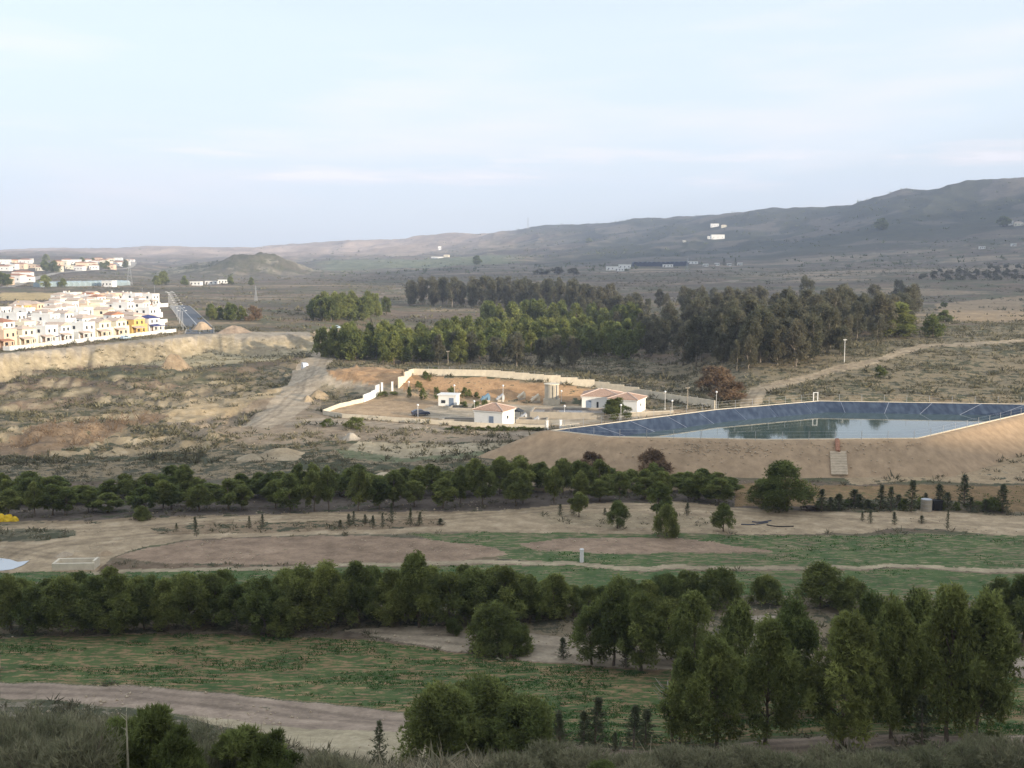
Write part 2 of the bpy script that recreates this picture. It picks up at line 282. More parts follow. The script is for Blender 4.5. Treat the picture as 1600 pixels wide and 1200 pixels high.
# (object, outline in photo pixels, soil colour, scrub, crop, stones, edge feather in m)
REG = [
 ('ground', [(0,640),(300,600),(480,560),(640,520),(1000,560),(1600,560),(1600,700),(1290,745),(850,725),(700,745),(0,748)], (0.27,0.22,0.155), 0.60, 0, 0.4),
 ('ground', [(0,690),(240,655),(420,690),(700,735),(700,748),(0,748)], (0.33,0.265,0.18), 0.66, 0, 0.5),
 ('ground', [(0,560),(120,545),(300,524),(480,522),(500,548),(420,566),(300,572),(120,572),(0,585)], (0.36,0.31,0.21), 0.22, 0, 0.5),
 ('ground', [(1310,735),(1360,722),(1440,712),(1600,700),(1600,755),(1440,752),(1330,756)], TAN, 0.42, 0, 0.5),
 ('ground', [(1050,570),(1600,500),(1600,628),(1280,620),(1130,635),(1040,610)], (0.27,0.225,0.155), 0.56, 0, 0.3),
 ('ground', [(0,770),(300,770),(700,765),(1000,768),(1270,768),(1270,798),(1000,785),(760,798),(480,800),(150,812),(0,815)], LITTER, 0.45, 0, 0),
 ('ground', [(0,930),(400,930),(830,920),(1200,925),(1600,940),(1600,1060),(1200,1060),(1010,1040),(820,1000),(560,984),(250,990),(0,995)], (0.25,0.205,0.145), 0.6, 0, 0.2),
 ('ground', [(0,1095),(100,1096),(300,1122),(480,1170),(640,1200),(640,1260),(0,1260)], (0.27,0.235,0.18), 0.62, 0, 0.1),
 ('ground', [(640,1190),(1000,1180),(1200,1172),(1600,1150),(1600,1260),(640,1260)], (0.24,0.21,0.155), 0.6, 0, 0.1),
 ('crop_field', [(1150,757),(1240,745),(1270,758),(1600,758),(1600,800),(1470,796),(1270,790),(1150,790)], BROWN, 0.15, 0.42, 0),
 ('crop_field', [(640,834),(800,830),(1100,834),(1300,836),(1600,834),(1600,892),(1400,885),(1130,886),(1000,886),(900,878),(780,872),(700,850)], (0.25,0.21,0.14), 0.1, 0.80, 0.05),
 ('crop_field', [(0,893),(150,892),(430,887),(760,882),(900,883),(1000,892),(1400,889),(1600,896),(1600,940),(1200,930),(830,925),(400,935),(0,935)], (0.23,0.19,0.125), 0.1, 0.84, 0),
 ('crop_field', [(0,996),(250,991),(420,991),(600,1002),(720,1020),(850,1034),(1010,1046),(1200,1062),(1600,1050),(1600,1148),(1400,1146),(1200,1150),(1000,1164),(850,1155),(640,1112),(400,1086),(200,1070),(0,1064)], (0.285,0.205,0.128), 0.05, 0.79, 0),
 ('ground', [(1275,778),(1560,782),(1570,800),(1270,800)], (0.17,0.14,0.10), 0.55, 0.1, 0),
 ('bare_field', [(180,872),(230,856),(290,846),(420,837),(600,837),(700,845),(770,856),(800,866),(720,876),(500,880),(250,881)], MAUVE, 0.10, 0.22, 0.05),
 ('bare_field', [(815,848),(900,840),(1000,838),(1110,846),(1215,861),(1080,864),(900,862),(840,858)], MAUVE, 0.08, 0.25, 0.05),
 ('dirt_track', [(0,820),(150,817),(300,811),(480,801),(650,805),(760,799),(850,790),(950,784),(1060,785),(1200,795),(1330,800),(1480,799),(1600,806),(1600,838),(1500,829),(1400,826),(1330,833),(1200,834),(1080,833),(900,832),(700,829),(600,834),(420,836),(290,844),(225,855),(175,872),(150,892),(0,894)], (0.385,0.305,0.215), 0.12, 0, 0.25),
 ('ground', [(0,826),(60,826),(120,828),(118,836),(60,846),(0,844)], OLIVE, 0.7, 0, 0),
 ('ground', [(228,826),(330,816),(500,813),(690,810),(695,822),(560,828),(420,831),(240,836)], (0.30,0.23,0.16), 0.55, 0, 0.2),
 ('ground', [(840,800),(1000,800),(1140,812),(1100,826),(950,824),(860,818)], (0.37,0.30,0.21), 0.3, 0, 0.25),
 ('dirt_path', [(130,893),(430,884),(560,879),(760,875),(900,877),(1000,884),(1130,884),(1400,882),(1600,888),(1600,894),(1400,887),(1130,889),(1000,891),(900,883),(760,881),(560,884),(430,889),(150,897)], (0.36,0.30,0.215), 0.05, 0.35, 0.1),
 ('dirt_clearing', [(540,985),(600,979),(700,978),(800,982),(900,998),(1010,1012),(1130,1030),(1130,1056),(1010,1044),(850,1033),(720,1018),(620,1001)], (0.36,0.30,0.23), 0.22, 0, 0.2),
 ('dirt_clearing', [(1140,958),(1210,962),(1240,990),(1180,1000),(1140,980)], (0.38,0.32,0.26), 0.1, 0, 0.2),
 ('dirt_clearing', [(1540,1040),(1600,1025),(1700,1025),(1700,1065),(1600,1062)], (0.38,0.32,0.26), 0.1, 0, 0.2),
 ('dirt_track', [(0,1066),(200,1072),(400,1088),(640,1114),(850,1158),(1000,1168),(1200,1154),(1400,1150),(1700,1148),(1700,1165),(1420,1168),(1200,1175),(1000,1184),(850,1178),(640,1146),(480,1140),(300,1118),(100,1095),(0,1090)], (0.30,0.24,0.19), 0.06, 0.08, 0.05),
 ('dirt_track', [(290,1117),(480,1138),(640,1146),(700,1165),(640,1205),(560,1188),(470,1164),(330,1132)], (0.37,0.315,0.225), 0.10, 0, 0.3),
 ('ground', [(440,606),(500,612),(500,640),(520,652),(640,660),(860,674),(860,684),(700,692),(520,688),(400,694),(300,676),(240,652),(330,628)], (0.29,0.235,0.175), 0.36, 0.0, 0.25),
 ('ground', [(240,640),(300,622),(400,612),(440,606),(430,622),(350,640),(270,652)], (0.42,0.335,0.225), 0.2, 0.0, 0.4),
 ('dirt_track', [(462,566),(496,557),(526,562),(508,577),(514,588),(560,599),(640,606),(640,613),(560,608),(505,600),(490,612),(480,632),(450,655),(420,668),(370,664),(400,645),(428,622),(446,598),(456,580)], (0.41,0.345,0.265), 0.06, 0.0, 0.12),
 ('dirt_track', [(500,652),(640,662),(860,676),(860,682),(640,670),(490,660),(440,664),(450,654)], (0.37,0.31,0.24), 0.08, 0.0, 0.12),
 ('ground', [(560,690),(700,694),(860,690),(760,712),(640,716),(540,706)], (0.40,0.34,0.245), 0.25, 0, 0.6),
 ('ground', [(520,700),(640,716),(760,704),(800,712),(640,722),(540,716)], (0.2,0.2,0.13), 0.3, 0.55, 0),
 ('dry_riverbed', [(0,690),(60,676),(150,662),(238,636),(262,640),(150,684),(60,704),(0,712)], (0.225,0.17,0.12), 0.35, 0, 0),
 ('dirt_bank', [(505,582),(560,577),(634,577),(634,598),(580,600),(530,594)], ORANGE, 0.22, 0, 0.1),
 ('dirt_bank', [(636,586),(760,590),(850,598),(930,608),(1000,620),(900,624),(860,627),(760,622),(690,616),(625,606)], ORANGE, 0.34, 0, 0),
 ('compound_yard', [(506,642),(570,626),(640,612),(700,620),(860,630),(1120,646),(1000,656),(905,668),(850,669),(640,657),(530,650)], (0.40,0.30,0.205), 0.12, 0, 0.15),
 ('concrete_yard', [(690,630),(760,632),(860,632),(1010,638),(1000,652),(880,664),(800,664),(700,655),(640,648)], (0.42,0.36,0.28), 0.05, 0, 0),
 ('dirt_track', [(1150,642),(1172,606),(1225,592),(1300,574),(1380,554),(1440,538),(1600,530),(1600,535),(1450,543),(1390,560),(1310,582),(1240,598),(1196,612),(1180,642)], (0.38,0.31,0.225), 0.08, 0, 0.2),
 ('dirt_track', [(1430,712),(1500,698),(1700,660),(1700,700),(1500,718),(1440,722)], (0.36,0.30,0.25), 0.08, 0, 0.2),
 ('dirt_track', [(485,518),(520,512),(560,516),(535,528),(520,545),(500,560),(480,556),(500,535)], (0.36,0.30,0.23), 0.1, 0, 0.2),
 ('dirt_track', [(0,552),(180,535),(300,521),(340,519),(480,518),(480,526),(330,527),(180,543),(0,560)], (0.33,0.29,0.235), 0.05, 0, 0.15),
 ('ground', [(1460,475),(1600,462),(1600,500),(1500,502),(1470,492)], (0.32,0.245,0.165), 0.18, 0, 0.1),
 ('ground', [(0,457),(60,457),(130,461),(100,468),(0,470)], (0.48,0.37,0.21), 0.05, 0, 0),
]
WREG = [(n, wpoly(p), c, a, b, s) for (n, p, c, a, b, s) in REG]
def pline(px): p = np.array(px, float); return at(p[:, 0], p[:, 1])
RUTS = [(pline([(0,1078),(200,1084),(400,1103),(620,1130),(850,1168),(1000,1176),(1200,1164),(1420,1158),(1640,1155)]), 0.85), (pline([(0,832),(150,828),(300,818),(480,807),(650,811),(760,804),(900,793),(1060,791),(1200,803),(1400,812),(1600,822)]), 0.9),
  (pline([(0,884),(40,862),(90,850),(160,843),(260,833),(420,826)]), 0.9), (pline([(0,858),(70,866),(130,876),(150,890)]), 0.9), (pline([(510,562),(488,580),(468,610),(425,648),(390,668)]), 1.0), (pline([(492,585),(560,603),(640,610)]), 1.0), (pline([(500,656),(640,666),(860,679)]), 1.0), (pline([(1165,640),(1184,608),(1240,594),(1310,577),(1390,557),(1445,540),(1600,533)]), 1.0), (pline([(560,992),(700,998),(850,1016),(1000,1030),(1120,1044)]), 0.9)]
def soil(x, y, z):
    """soil colour, cover and region of points of the land"""
    n = len(x); y0 = np.maximum(y, 1); az = x/y0
    # far country: long strips of ploughland, scrub and stubble
    q = fbm(x/170, y/55, 51, 4); q2 = fbm(x/60, y/26, 55, 3)
    strip = np.stack([np.interp(q, [0.3, 0.42, 0.48, 0.54, 0.60, 0.68], c) for c in ([0.14,0.22,0.12,0.19,0.125,0.32], [0.115,0.165,0.125,0.145,0.12,0.25], [0.09,0.12,0.075,0.11,0.085,0.175])], -1)
    strip = strip*(0.75+0.5*q2)[:, None]
    ln_ = ss(0.012, 0.004, np.abs(fbm(x/240, y/70, 57, 3)-0.5))*ss(520, 700, y0); strip += (np.array([0.34,0.29,0.22])[None]-strip)*(ln_*0.8)[:, None]
    col = strip.copy(); sc = 0.46+0.4*(fbm(x/90, y/45, 61, 3)-0.5); cr = np.zeros(n); st = np.full(n, 0.22)
    hill = ss(1500, 2300, y0)*ss(-0.02, 0.12, az-0.00003*(0)) ; hill = np.maximum(hill, ss(40, 110, z)*ss(1200, 1600, y0))
    rock = ss(0.52, 0.62, fbm(x/110, y/110, 71, 5))
    hc = np.array([0.058,0.068,0.060])[None]*(0.8+0.5*fbm(x/50, y/50, 75, 4))[:, None]; hc = hc+(np.array([0.22,0.18,0.14])[None]-hc)*(rock*0.5)[:, None]
    col += (hc-col)*hill[:, None]; sc = sc+(0.62-0.3*rock-sc)*hill
    lf = ss(3000, 4000, y0)*ss(0.02, -0.04, az)           # bare skyline hills, sunlit pink and sunlit patches put into the soil colour
    lc = np.array([0.44,0.33,0.245])[None]*(0.45+1.1*fbm(x/90, y/200, 81, 5))[:, None]; col += (lc-col)*lf[:, None]; sc = sc*(1-0.7*lf)
    kx = (392-800)/FPX*1800; kn = np.exp(-((x-kx+40)/130)**2-((y-1830)/190)**2)
    kc = np.array([0.17,0.155,0.105])[None]+np.array([0.22,0.19,0.15])[None]*ss(0.5, 0.62, fbm(x/24, y/30, 83, 4))[:, None]
    col += (kc-col)*np.clip(kn*1.6, 0, 1)[:, None]; sc = sc+(0.6-sc)*np.clip(kn*1.5, 0, 1)
    gf = ss(2100, 2250, y0)*ss(2900, 2650, y0)*ss(-0.19, -0.16, az)*ss(0.02, -0.02, az)   # green plain beyond the knoll
    col += (np.array([0.17,0.19,0.11])[None]-col)*(gf*0.8)[:, None]; sc = sc*(1-0.6*gf)
    wid = np.clip(y0*0.012, 0.4, 6); wx = x+(fbm(x/wid/2.5, y/wid/2.5, 91, 3)-0.5)*wid*1.0; wy = y+(fbm(x/wid/2.5, y/wid/2.5, 95, 3)-0.5)*wid*1.5
    reg = np.zeros(n, np.int32)
    for k, (nm, p, c, a, b, s) in enumerate(WREG):
        lo = p.min(0)-5; hi = p.max(0)+5; idx = np.where((wx > lo[0]) & (wx < hi[0]) & (wy > lo[1]) & (wy < hi[1]))[0]
        if not len(idx): continue
        i = idx[inpoly(p, wx[idx], wy[idx])]
        col[i] = c; sc[i] = a; cr[i] = b; st[i] = s; reg[i] = k+1
    for pl, wdt in RUTS:
        lo = pl.min(0)-6; hi = pl.max(0)+6; i = np.where((x > lo[0]) & (x < hi[0]) & (y > lo[1]) & (y < hi[1]))[0]
        if not len(i): continue
        d = np.full(len(i), 99.0)
        for p0, p1 in zip(pl[:-1], pl[1:]):
            e = p1-p0; t_ = np.clip(((x[i]-p0[0])*e[0]+(y[i]-p0[1])*e[1])/(e@e), 0, 1); d = np.minimum(d, np.hypot(x[i]-p0[0]-t_*e[0], y[i]-p0[1]-t_*e[1]))
        d = d+(fbm(x[i]/6, y[i]/6, 191, 2)-0.5)*0.8; rt = ss(0.55, 0.15, np.abs(d-wdt))*(0.35+0.65*fbm(x[i]/9, y[i]/9, 195, 2)); col[i] *= (1-0.30*rt)[:, None]; sc[i] *= 1-0.8*rt
        md = ss(0.6, 0.2, d); sc[i] = np.maximum(sc[i], 0.30*md*(reg[i] > 0)); col[i] *= (1+0.10*ss(wdt+0.2, wdt+0.9, d)*ss(wdt+2.2, wdt+1.2, d))[:, None]
    lum = col.mean(1, keepdims=True); col = np.clip(lum+(col-lum)*(1+0.22*ss(1600, 700, y0))[:, None], 0.01, 0.9)
    return col, np.stack([np.clip(sc, 0, 1), cr, st], -1), reg
def build_terrain():
    az = np.concatenate([np.linspace(-180, -60, 40), np.linspace(-57, -31, 30), np.linspace(-30, 30, 760), np.linspace(31, 57, 30), np.linspace(60, 180, 40)])
    vv = np.linspace(1235, 760, 330); ra = 38.0/slope(vv); rb = 38.0/slope(np.linspace(758.5, 480, 200)); rc = np.geomspace(rb[-1]*1.01, 6200, 230)
    rr = np.concatenate([np.linspace(3, ra[0]*0.97, 46), ra, rb, rc, [6800, 7600]])
    A, Q = np.meshgrid(np.radians(az), rr, indexing='ij'); x = (Q*np.sin(A)).ravel(); y = (Q*np.cos(A)).ravel()
    z = ground(x, y); col, cov, reg = soil(x, y, z)
    # steep, worn faces show bare soil
    nA, nR = len(az), len(rr)
    zz = z.reshape(nA, nR); gy = np.zeros_like(zz); gy[:, 1:-1] = (zz[:, 2:]-zz[:, :-2])/np.maximum((Q[:, 2:]-Q[:, :-2]), 1e-3)
    steep = (ss(0.16, 0.34, np.abs(gy))*ss(205, 215, Q)*ss(520, 450, Q)*ss(R(3), R(-1), A)).ravel()
    stp = steep*(reg < 4); tn = np.array([0.35,0.285,0.185])[None]*(0.7+0.6*fbm(x/6, y/9, 175, 4))[:, None]; col += (tn-col)*(stp*0.9)[:, None]; cov[:, 0] *= 1-0.5*stp
    i = np.arange(nA*nR).reshape(nA, nR)
    a, b, c, d = i[:-1, :-1].ravel(), i[:-1, 1:].ravel(), i[1:, 1:].ravel(), i[1:, :-1].ravel()
    F = np.stack([a, b, c, d], -1)
    names = np.array([0]+[0]*len(WREG)); kinds = ['ground']; lab = {}
    fr = reg[a]; V = np.stack([x, y, z], -1)
    obj_of = np.zeros(len(WREG)+1, np.int32)
    objs = ['ground']
    for k, wr in enumerate(WREG):
        if wr[0] == 'ground': obj_of[k+1] = 0
        else: objs.append(wr[0]); obj_of[k+1] = len(objs)-1
    fo = obj_of[fr]
    far = (Q.ravel()[a] > 1500) & (fo == 0); objs.append('hills'); fo[far] = len(objs)-1
    for k, nm in enumerate(objs):
        f = F[fo == k]
        if not len(f): continue
        used, inv = np.unique(f, return_inverse=True); f = inv.reshape(-1, 4)
        me = bpy.data.meshes.new(nm); me.vertices.add(len(used)); me.vertices.foreach_set('co', V[used].ravel())
        me.loops.add(f.size); me.loops.foreach_set('vertex_index', f.ravel()[::1]); me.polygons.add(len(f)); me.polygons.foreach_set('loop_start', np.arange(0, f.size, 4))
        me.update(calc_edges=True); me.polygons.foreach_set('use_smooth', np.ones(len(f), bool))
        for an, src in (('tint', col), ('cover', cov)):
            ca = me.attributes.new(an, 'FLOAT_COLOR', 'POINT'); q = np.ones((len(used), 4)); q[:, :3] = src[used]; ca.data.foreach_set('color', q.ravel())
        me.materials.append(M_GROUND); me.flip_normals()
        o = bpy.data.objects.new(nm, me); C.objects.link(o); o['kind'] = 'structure'
build_terrain()

# ================================================================== helpers for things
def tagit(o, label=None, cat=None, group=None, kind=None):
    if label: o['label'] = label
    if cat: o['category'] = cat
    if group: o['group'] = group
    if kind: o['kind'] = kind
    return o
def empty(name, loc, rz=0, label=None, cat=None, group=None, sc=None):
    o = bpy.data.objects.new(name, None); C.objects.link(o); o.location = loc; o.rotation_euler = (0, 0, rz); o.empty_display_size = 0.5
    if sc is not None: o.scale = sc
    return tagit(o, label, cat, group)
def link(name, me, parent=None, loc=None, rz=0, sc=None):
    o = bpy.data.objects.new(name, me); C.objects.link(o)
    if parent: o.parent = parent
    if loc is not None: o.location = loc
    if rz: o.rotation_euler = (0, 0, rz)
    if sc is not None: o.scale = sc
    return o
class MB:
    def __init__(s): s.v = []; s.f = []
    def add(s, v, f):
        n = len(s.v); s.v += [tuple(map(float, q)) for q in v]; s.f += [tuple(i+n for i in q) for q in f]; return s
    def box(s, x0, x1, y0, y1, z0, z1):
        v = [(x0,y0,z0),(x1,y0,z0),(x1,y1,z0),(x0,y1,z0),(x0,y0,z1),(x1,y0,z1),(x1,y1,z1),(x0,y1,z1)]
        return s.add(v, [(3,2,1,0),(4,5,6,7),(0,1,5,4),(1,2,6,5),(2,3,7,6),(3,0,4,7)])
    def cyl(s, x, y, z0, z1, r0, r1=None, n=12, cap=True):
        r1 = r0 if r1 is None else r1; v = []; f = []
        for k in range(n):
            a = 2*math.pi*k/n; v.append((x+r0*math.cos(a), y+r0*math.sin(a), z0))
        for k in range(n):
            a = 2*math.pi*k/n; v.append((x+r1*math.cos(a), y+r1*math.sin(a), z1))
        for k in range(n): f.append((k, (k+1) % n, n+(k+1) % n, n+k))
        if cap: f += [tuple(range(n-1, -1, -1)), tuple(range(n, 2*n))]
        return s.add(v, f)
    def tube(s, pts, rad, n=6):
        P = [np.array(p, float) for p in pts]; rad = rad if hasattr(rad, '__len__') else [rad]*len(P); v = []; f = []
        for i, p in enumerate(P):
            d = P[min(i+1, len(P)-1)]-P[max(i-1, 0)]; d = d/max(np.linalg.norm(d), 1e-9)
            a = np.cross(d, (0.3, 0.9, 0.2) if abs(d[2]) > 0.6 else (0, 0, 1)); a /= max(np.linalg.norm(a), 1e-9); b = np.cross(d, a)
            for k in range(n):
                t = 2*math.pi*k/n; v.append(p+(a*math.cos(t)+b*math.sin(t))*rad[i])
        for i in range(len(P)-1):
            for k in range(n): f.append((i*n+k, i*n+(k+1) % n, (i+1)*n+(k+1) % n, (i+1)*n+k))
        f += [tuple(range(n-1, -1, -1)), tuple(range((len(P)-1)*n, len(P)*n))]
        return s.add(v, f)
    def ball(s, x, y, z, r, n=10, m=6, sz=1.0):
        v = []; f = []
        for i in range(m+1):
            for k in range(n):
                a = 2*math.pi*k/n; t = math.pi*i/m; v.append((x+r*math.sin(t)*math.cos(a), y+r*math.sin(t)*math.sin(a), z+r*sz*math.cos(t)))
        for i in range(m):
            for k in range(n): f.append((i*n+k, (i+1)*n+k, (i+1)*n+(k+1) % n, i*n+(k+1) % n))
        return s.add(v, f)
    def prism(s, prof, y0, y1):
        n = len(prof); v = [(x, y0, z) for x, z in prof]+[(x, y1, z) for x, z in prof]
        return s.add(v, [tuple(range(n)), tuple(range(2*n-1, n-1, -1))]+[(k+n, (k+1) % n+n, (k+1) % n, k) for k in range(n)])
    def hip(s, x0, x1, y0, y1, z0, h, t=0.14):
        d = min(x1-x0, y1-y0)/2
        if x1-x0 >= y1-y0: r = [(x0+d, (y0+y1)/2, z0+h), (x1-d, (y0+y1)/2, z0+h)]
        else: r = [((x0+x1)/2, y0+d, z0+h), ((x0+x1)/2, y1-d, z0+h)]
        v = [(x0,y0,z0),(x1,y0,z0),(x1,y1,z0),(x0,y1,z0)]+r+[(x0,y0,z0-t),(x1,y0,z0-t),(x1,y1,z0-t),(x0,y1,z0-t)]
        f = [(0,1,5,4),(2,3,4,5),(1,2,5),(3,0,4)] if x1-x0 >= y1-y0 else [(1,2,5,4),(3,0,4,5),(0,1,4),(2,3,5)]
        return s.add(v, f+[(6,7,1,0),(7,8,2,1),(8,9,3,2),(9,6,0,3),(9,8,7,6)])
    def mesh(s, name, m, smooth=False):
        me = bpy.data.meshes.new(name); me.from_pydata(s.v, [], s.f); me.update()
        if m: me.materials.append(m)
        if smooth: me.polygons.foreach_set('use_smooth', [True]*len(me.polygons))
        return me
    def build(s, name, m, parent=None, loc=None, rz=0, smooth=False): return link(name, s.mesh(name, m, smooth), parent, loc, rz)
ONES = ['','first','second','third','fourth','fifth','sixth','seventh','eighth','ninth','tenth','eleventh','twelfth','thirteenth','fourteenth','fifteenth','sixteenth','seventeenth','eighteenth','nineteenth']
TENS = ['','','twent','thirt','fort','fift','sixt','sevent','eight','ninet']
def nth(n):
    if n < 20: return ONES[n]
    return TENS[n//10]+'ieth' if n % 10 == 0 else TENS[n//10]+'y-'+ONES[n % 10]

# ------------------------------------------------------------------ plain materials
M_WHITE = mat('white_plaster', (0.82,0.81,0.77), 0.85, 0.05, 0.6)
M_CREAM = mat('cream_plaster', (0.80,0.74,0.58), 0.85, 0.05, 0.6)
M_OCHRE = mat('ochre_plaster', (0.68,0.47,0.17), 0.85, 0.06, 0.6)
M_PEACH = mat('peach_plaster', (0.76,0.58,0.42), 0.85, 0.05, 0.6)
M_TILE = mat('terracotta_tile', (0.40,0.20,0.125), 0.85, 0.25, 2.5, 0.4)
M_TILE2 = mat('weathered_tile', (0.58,0.46,0.37), 0.85, 0.25, 2.5, 0.4)
M_BLUE = mat('blue_tile', (0.035,0.05,0.19), 0.6, 0.15, 3)
M_GLASS = mat('dark_window', (0.03,0.035,0.045), 0.25, spec=0.5)
M_DOOR = mat('blue_grey_door', (0.19,0.24,0.32), 0.6, 0.08, 2)
M_WOOD = mat('brown_door', (0.14,0.08,0.045), 0.6)
M_CONC = mat('concrete', (0.40,0.355,0.285), 0.9, 0.16, 0.8, 0.25)
M_BLOCK = mat('cream_block_wall', (0.70,0.62,0.48), 0.9, 0.14, 0.7, 0.2)
M_METAL = mat('galvanised_metal', (0.42,0.43,0.44), 0.5, metal=0.5)
M_POSTW = mat('white_paint', (0.78,0.77,0.74), 0.6, 0.04, 2)
M_DARK = mat('dark_metal', (0.04,0.045,0.05), 0.6)
M_ASPH = mat('asphalt', (0.13,0.14,0.155), 0.9, 0.12, 0.6)
M_RUB = mat('black_rubber', (0.02,0.02,0.02), 0.8)
M_LAMPG = mat('lamp_glass', (0.75,0.76,0.76), 0.3)

# ================================================================== reservoir
def offs(poly, d): return inset(poly, -d)
def roundpoly(poly, n=3):
    p = np.asarray(poly, float)
    for _ in range(n):
        a = p*0.75+np.roll(p, -1, 0)*0.25; b = p*0.25+np.roll(p, -1, 0)*0.75
        q = np.empty((2*len(p), 2)); q[0::2] = a; q[1::2] = b; p = q
    return p
def densify(poly, step):
    p = np.asarray(poly, float); out = []
    for a, b in zip(p, np.roll(p, -1, 0)):
        k = max(1, int(np.linalg.norm(b-a)/step))
        for i in range(k): out.append(a+(b-a)*i/k)
    return np.array(out)
_ne = [max(2, int(np.linalg.norm(q-p)/1.2)) for p, q in zip(RIM, np.roll(RIM, -1, 0))]
def ringpts(d):
    p = inset(RIM, -d) if d else np.asarray(RIM, float); out = []
    for p0, p1, n in zip(p, np.roll(p, -1, 0), _ne):
        for i in range(n): out.append(p0+(p1-p0)*i/n)
    return np.array(out)
rim = ringpts(0)
def ring(mb, rings):
    n = len(rings[0][0]); v = []; f = []
    for (p, z) in rings:
        zz = z if hasattr(z, '__len__') else [z]*n
        v += [(a, b, c) for (a, b), c in zip(p, zz)]
    for i in range(len(rings)-1):
        for k in range(n): f.append((i*n+k, i*n+(k+1) % n, (i+1)*n+(k+1) % n, (i+1)*n+k))
    return mb.add(v, f)
cen = rim.mean(0)
def grow(p, d): return ringpts(d)
def bank_material():
    m = mat('compacted_earth', (0.40,0.285,0.18), 0.95, 0.22, 0.5, 0.6, 0.1); return m
M_BANK = bank_material()
def embankment():
    mb = MB(); rings = []
    crest = grow(rim, 1.6); nn = len(rim)
    rings.append((grow(rim, 0.25), RIM_Z-0.02)); rings.append((crest, RIM_Z-0.06))
    for k in range(1, 13):
        d = 1.6+k*0.86; q = grow(rim, d); zz = RIM_Z-0.06-(d-1.6)*0.70
        s = np.arange(nn)*1.4
        g = (fbm(s/0.9, np.full(nn, k*0.22), 401, 3)-0.5)*0.32+(fbm(s/3.1, np.full(nn, k*0.5), 411, 3)-0.5)*0.4
        rings.append((q, zz+g*min(1, k/3)))
    ring(mb, rings)
    # fillet of spill at the toe is given by the land itself
    o = mb.build('reservoir_embankment', M_BANK, smooth=True); o['kind'] = 'structure'; return o
embankment()
def liner_material():
    m = bpy.data.materials.new('blue_liner'); m.use_nodes = True; t = m.node_tree; b = t.nodes['Principled BSDF']; L = t.links.new
    c = t.nodes.new('ShaderNodeTexCoord'); mp = t.nodes.new('ShaderNodeMapping'); mp.inputs['Scale'].default_value = (0.9, 0.25, 0.5)
    n = t.nodes.new('ShaderNodeTexNoise'); n.inputs['Scale'].default_value = 1.1; n.inputs['Detail'].default_value = 6
    r = t.nodes.new('ShaderNodeValToRGB'); e = r.color_ramp.elements; e[0].position = 0.40; e[0].color = (0.020,0.034,0.064,1); e[1].position = 0.85; e[1].color = (0.085,0.115,0.16,1)
    L(c.outputs['Object'], mp.inputs[0]); L(mp.outputs[0], n.inputs['Vector']); L(n.outputs[0], r.inputs[0]); L(r.outputs[0], b.inputs['Base Color'])
    b.inputs['Roughness'].default_value = 0.5; b.inputs['Specular IOR Level'].default_value = 0.28
    bp = t.nodes.new('ShaderNodeBump'); bp.inputs['Strength'].default_value = 0.15; L(n.outputs[0], bp.inputs['Height']); L(bp.outputs[0], b.inputs['Normal']); return m
M_LINER = liner_material(); M_SEAM = mat('liner_seam', (0.30,0.33,0.40), 0.5)
lin = empty('reservoir_liner', (*cen, RIM_Z), 0, 'dark blue plastic liner on the inner slopes of the reservoir', 'pond liner')
WATER_Z = RIM_Z-2.0
def liner():
    rl = [(rim-cen, 0.02)]
    for k in range(1, 9): rl.append((grow(rim, -k*0.62)-cen, -k*0.30))
    # the liner is laid in wide sheets: each sheet of the slope is a part
    n = len(rim); sheets = 26; cut = np.linspace(0, n, sheets+1).astype(int); w0 = [np.array(p) for p, z in rl]
    for s in range(sheets):
        i = [j % n for j in range(cut[s], cut[s+1]+1)]; v = []; f = []; m = len(i)
        for q, (p, z) in zip(w0, rl): v += [(p[j][0], p[j][1], z+0.012*(s % 2)) for j in i]
        for a in range(len(rl)-1):
            for k in range(m-1): f.append((a*m+k, a*m+k+1, (a+1)*m+k+1, (a+1)*m+k))
        MB().add(v, f).build('liner_sheet', M_LINER, lin, smooth=True)
        mb = MB(); j = i[0]; pts = [(p[j][0], p[j][1], z+0.03) for p, z in rl]; mb.tube(pts, 0.05, 4); mb.build('seam', M_SEAM, lin)
    fl = inset(RIM, 4.6)-cen; MB().add([(a, b, -2.4) for a, b in fl], [tuple(range(len(fl)))]).build('floor_sheet', M_LINER, lin)
liner()
kb = MB(); ring(kb, [(rim, RIM_Z-0.3), (rim, RIM_Z+0.14), (grow(rim, 0.3), RIM_Z+0.14), (grow(rim, 0.3), RIM_Z-0.3)])
tagit(kb.build('rim_kerb', M_BLOCK), 'pale concrete kerb running round the crest of the reservoir', 'kerb')
def water_material(name, col, rough=0.03, bump=0.02):
    m = bpy.data.materials.new(name); m.use_nodes = True; t = m.node_tree; b = t.nodes['Principled BSDF']
    b.inputs['Base Color'].default_value = (*col, 1); b.inputs['Roughness'].default_value = rough; b.inputs['IOR'].default_value = 1.33; b.inputs['Specular IOR Level'].default_value = 0.5
    c = t.nodes.new('ShaderNodeTexCoord'); n = t.nodes.new('ShaderNodeTexNoise'); n.inputs['Scale'].default_value = 0.7; n.inputs['Detail'].default_value = 4
    bp = t.nodes.new('ShaderNodeBump'); bp.inputs['Strength'].default_value = bump; bp.inputs['Distance'].default_value = 0.2
    t.links.new(c.outputs['Object'], n.inputs['Vector']); t.links.new(n.outputs[0], bp.inputs['Height']); t.links.new(bp.outputs[0], b.inputs['Normal']); return m
M_WATER = water_material('reservoir_water', (0.07,0.105,0.095), 0.04)
wp = inset(RIM, 3.9); wob = MB().add([(a, b, WATER_Z) for a, b in wp], [tuple(range(len(wp)))]).build('water', M_WATER); wob['kind'] = 'structure'
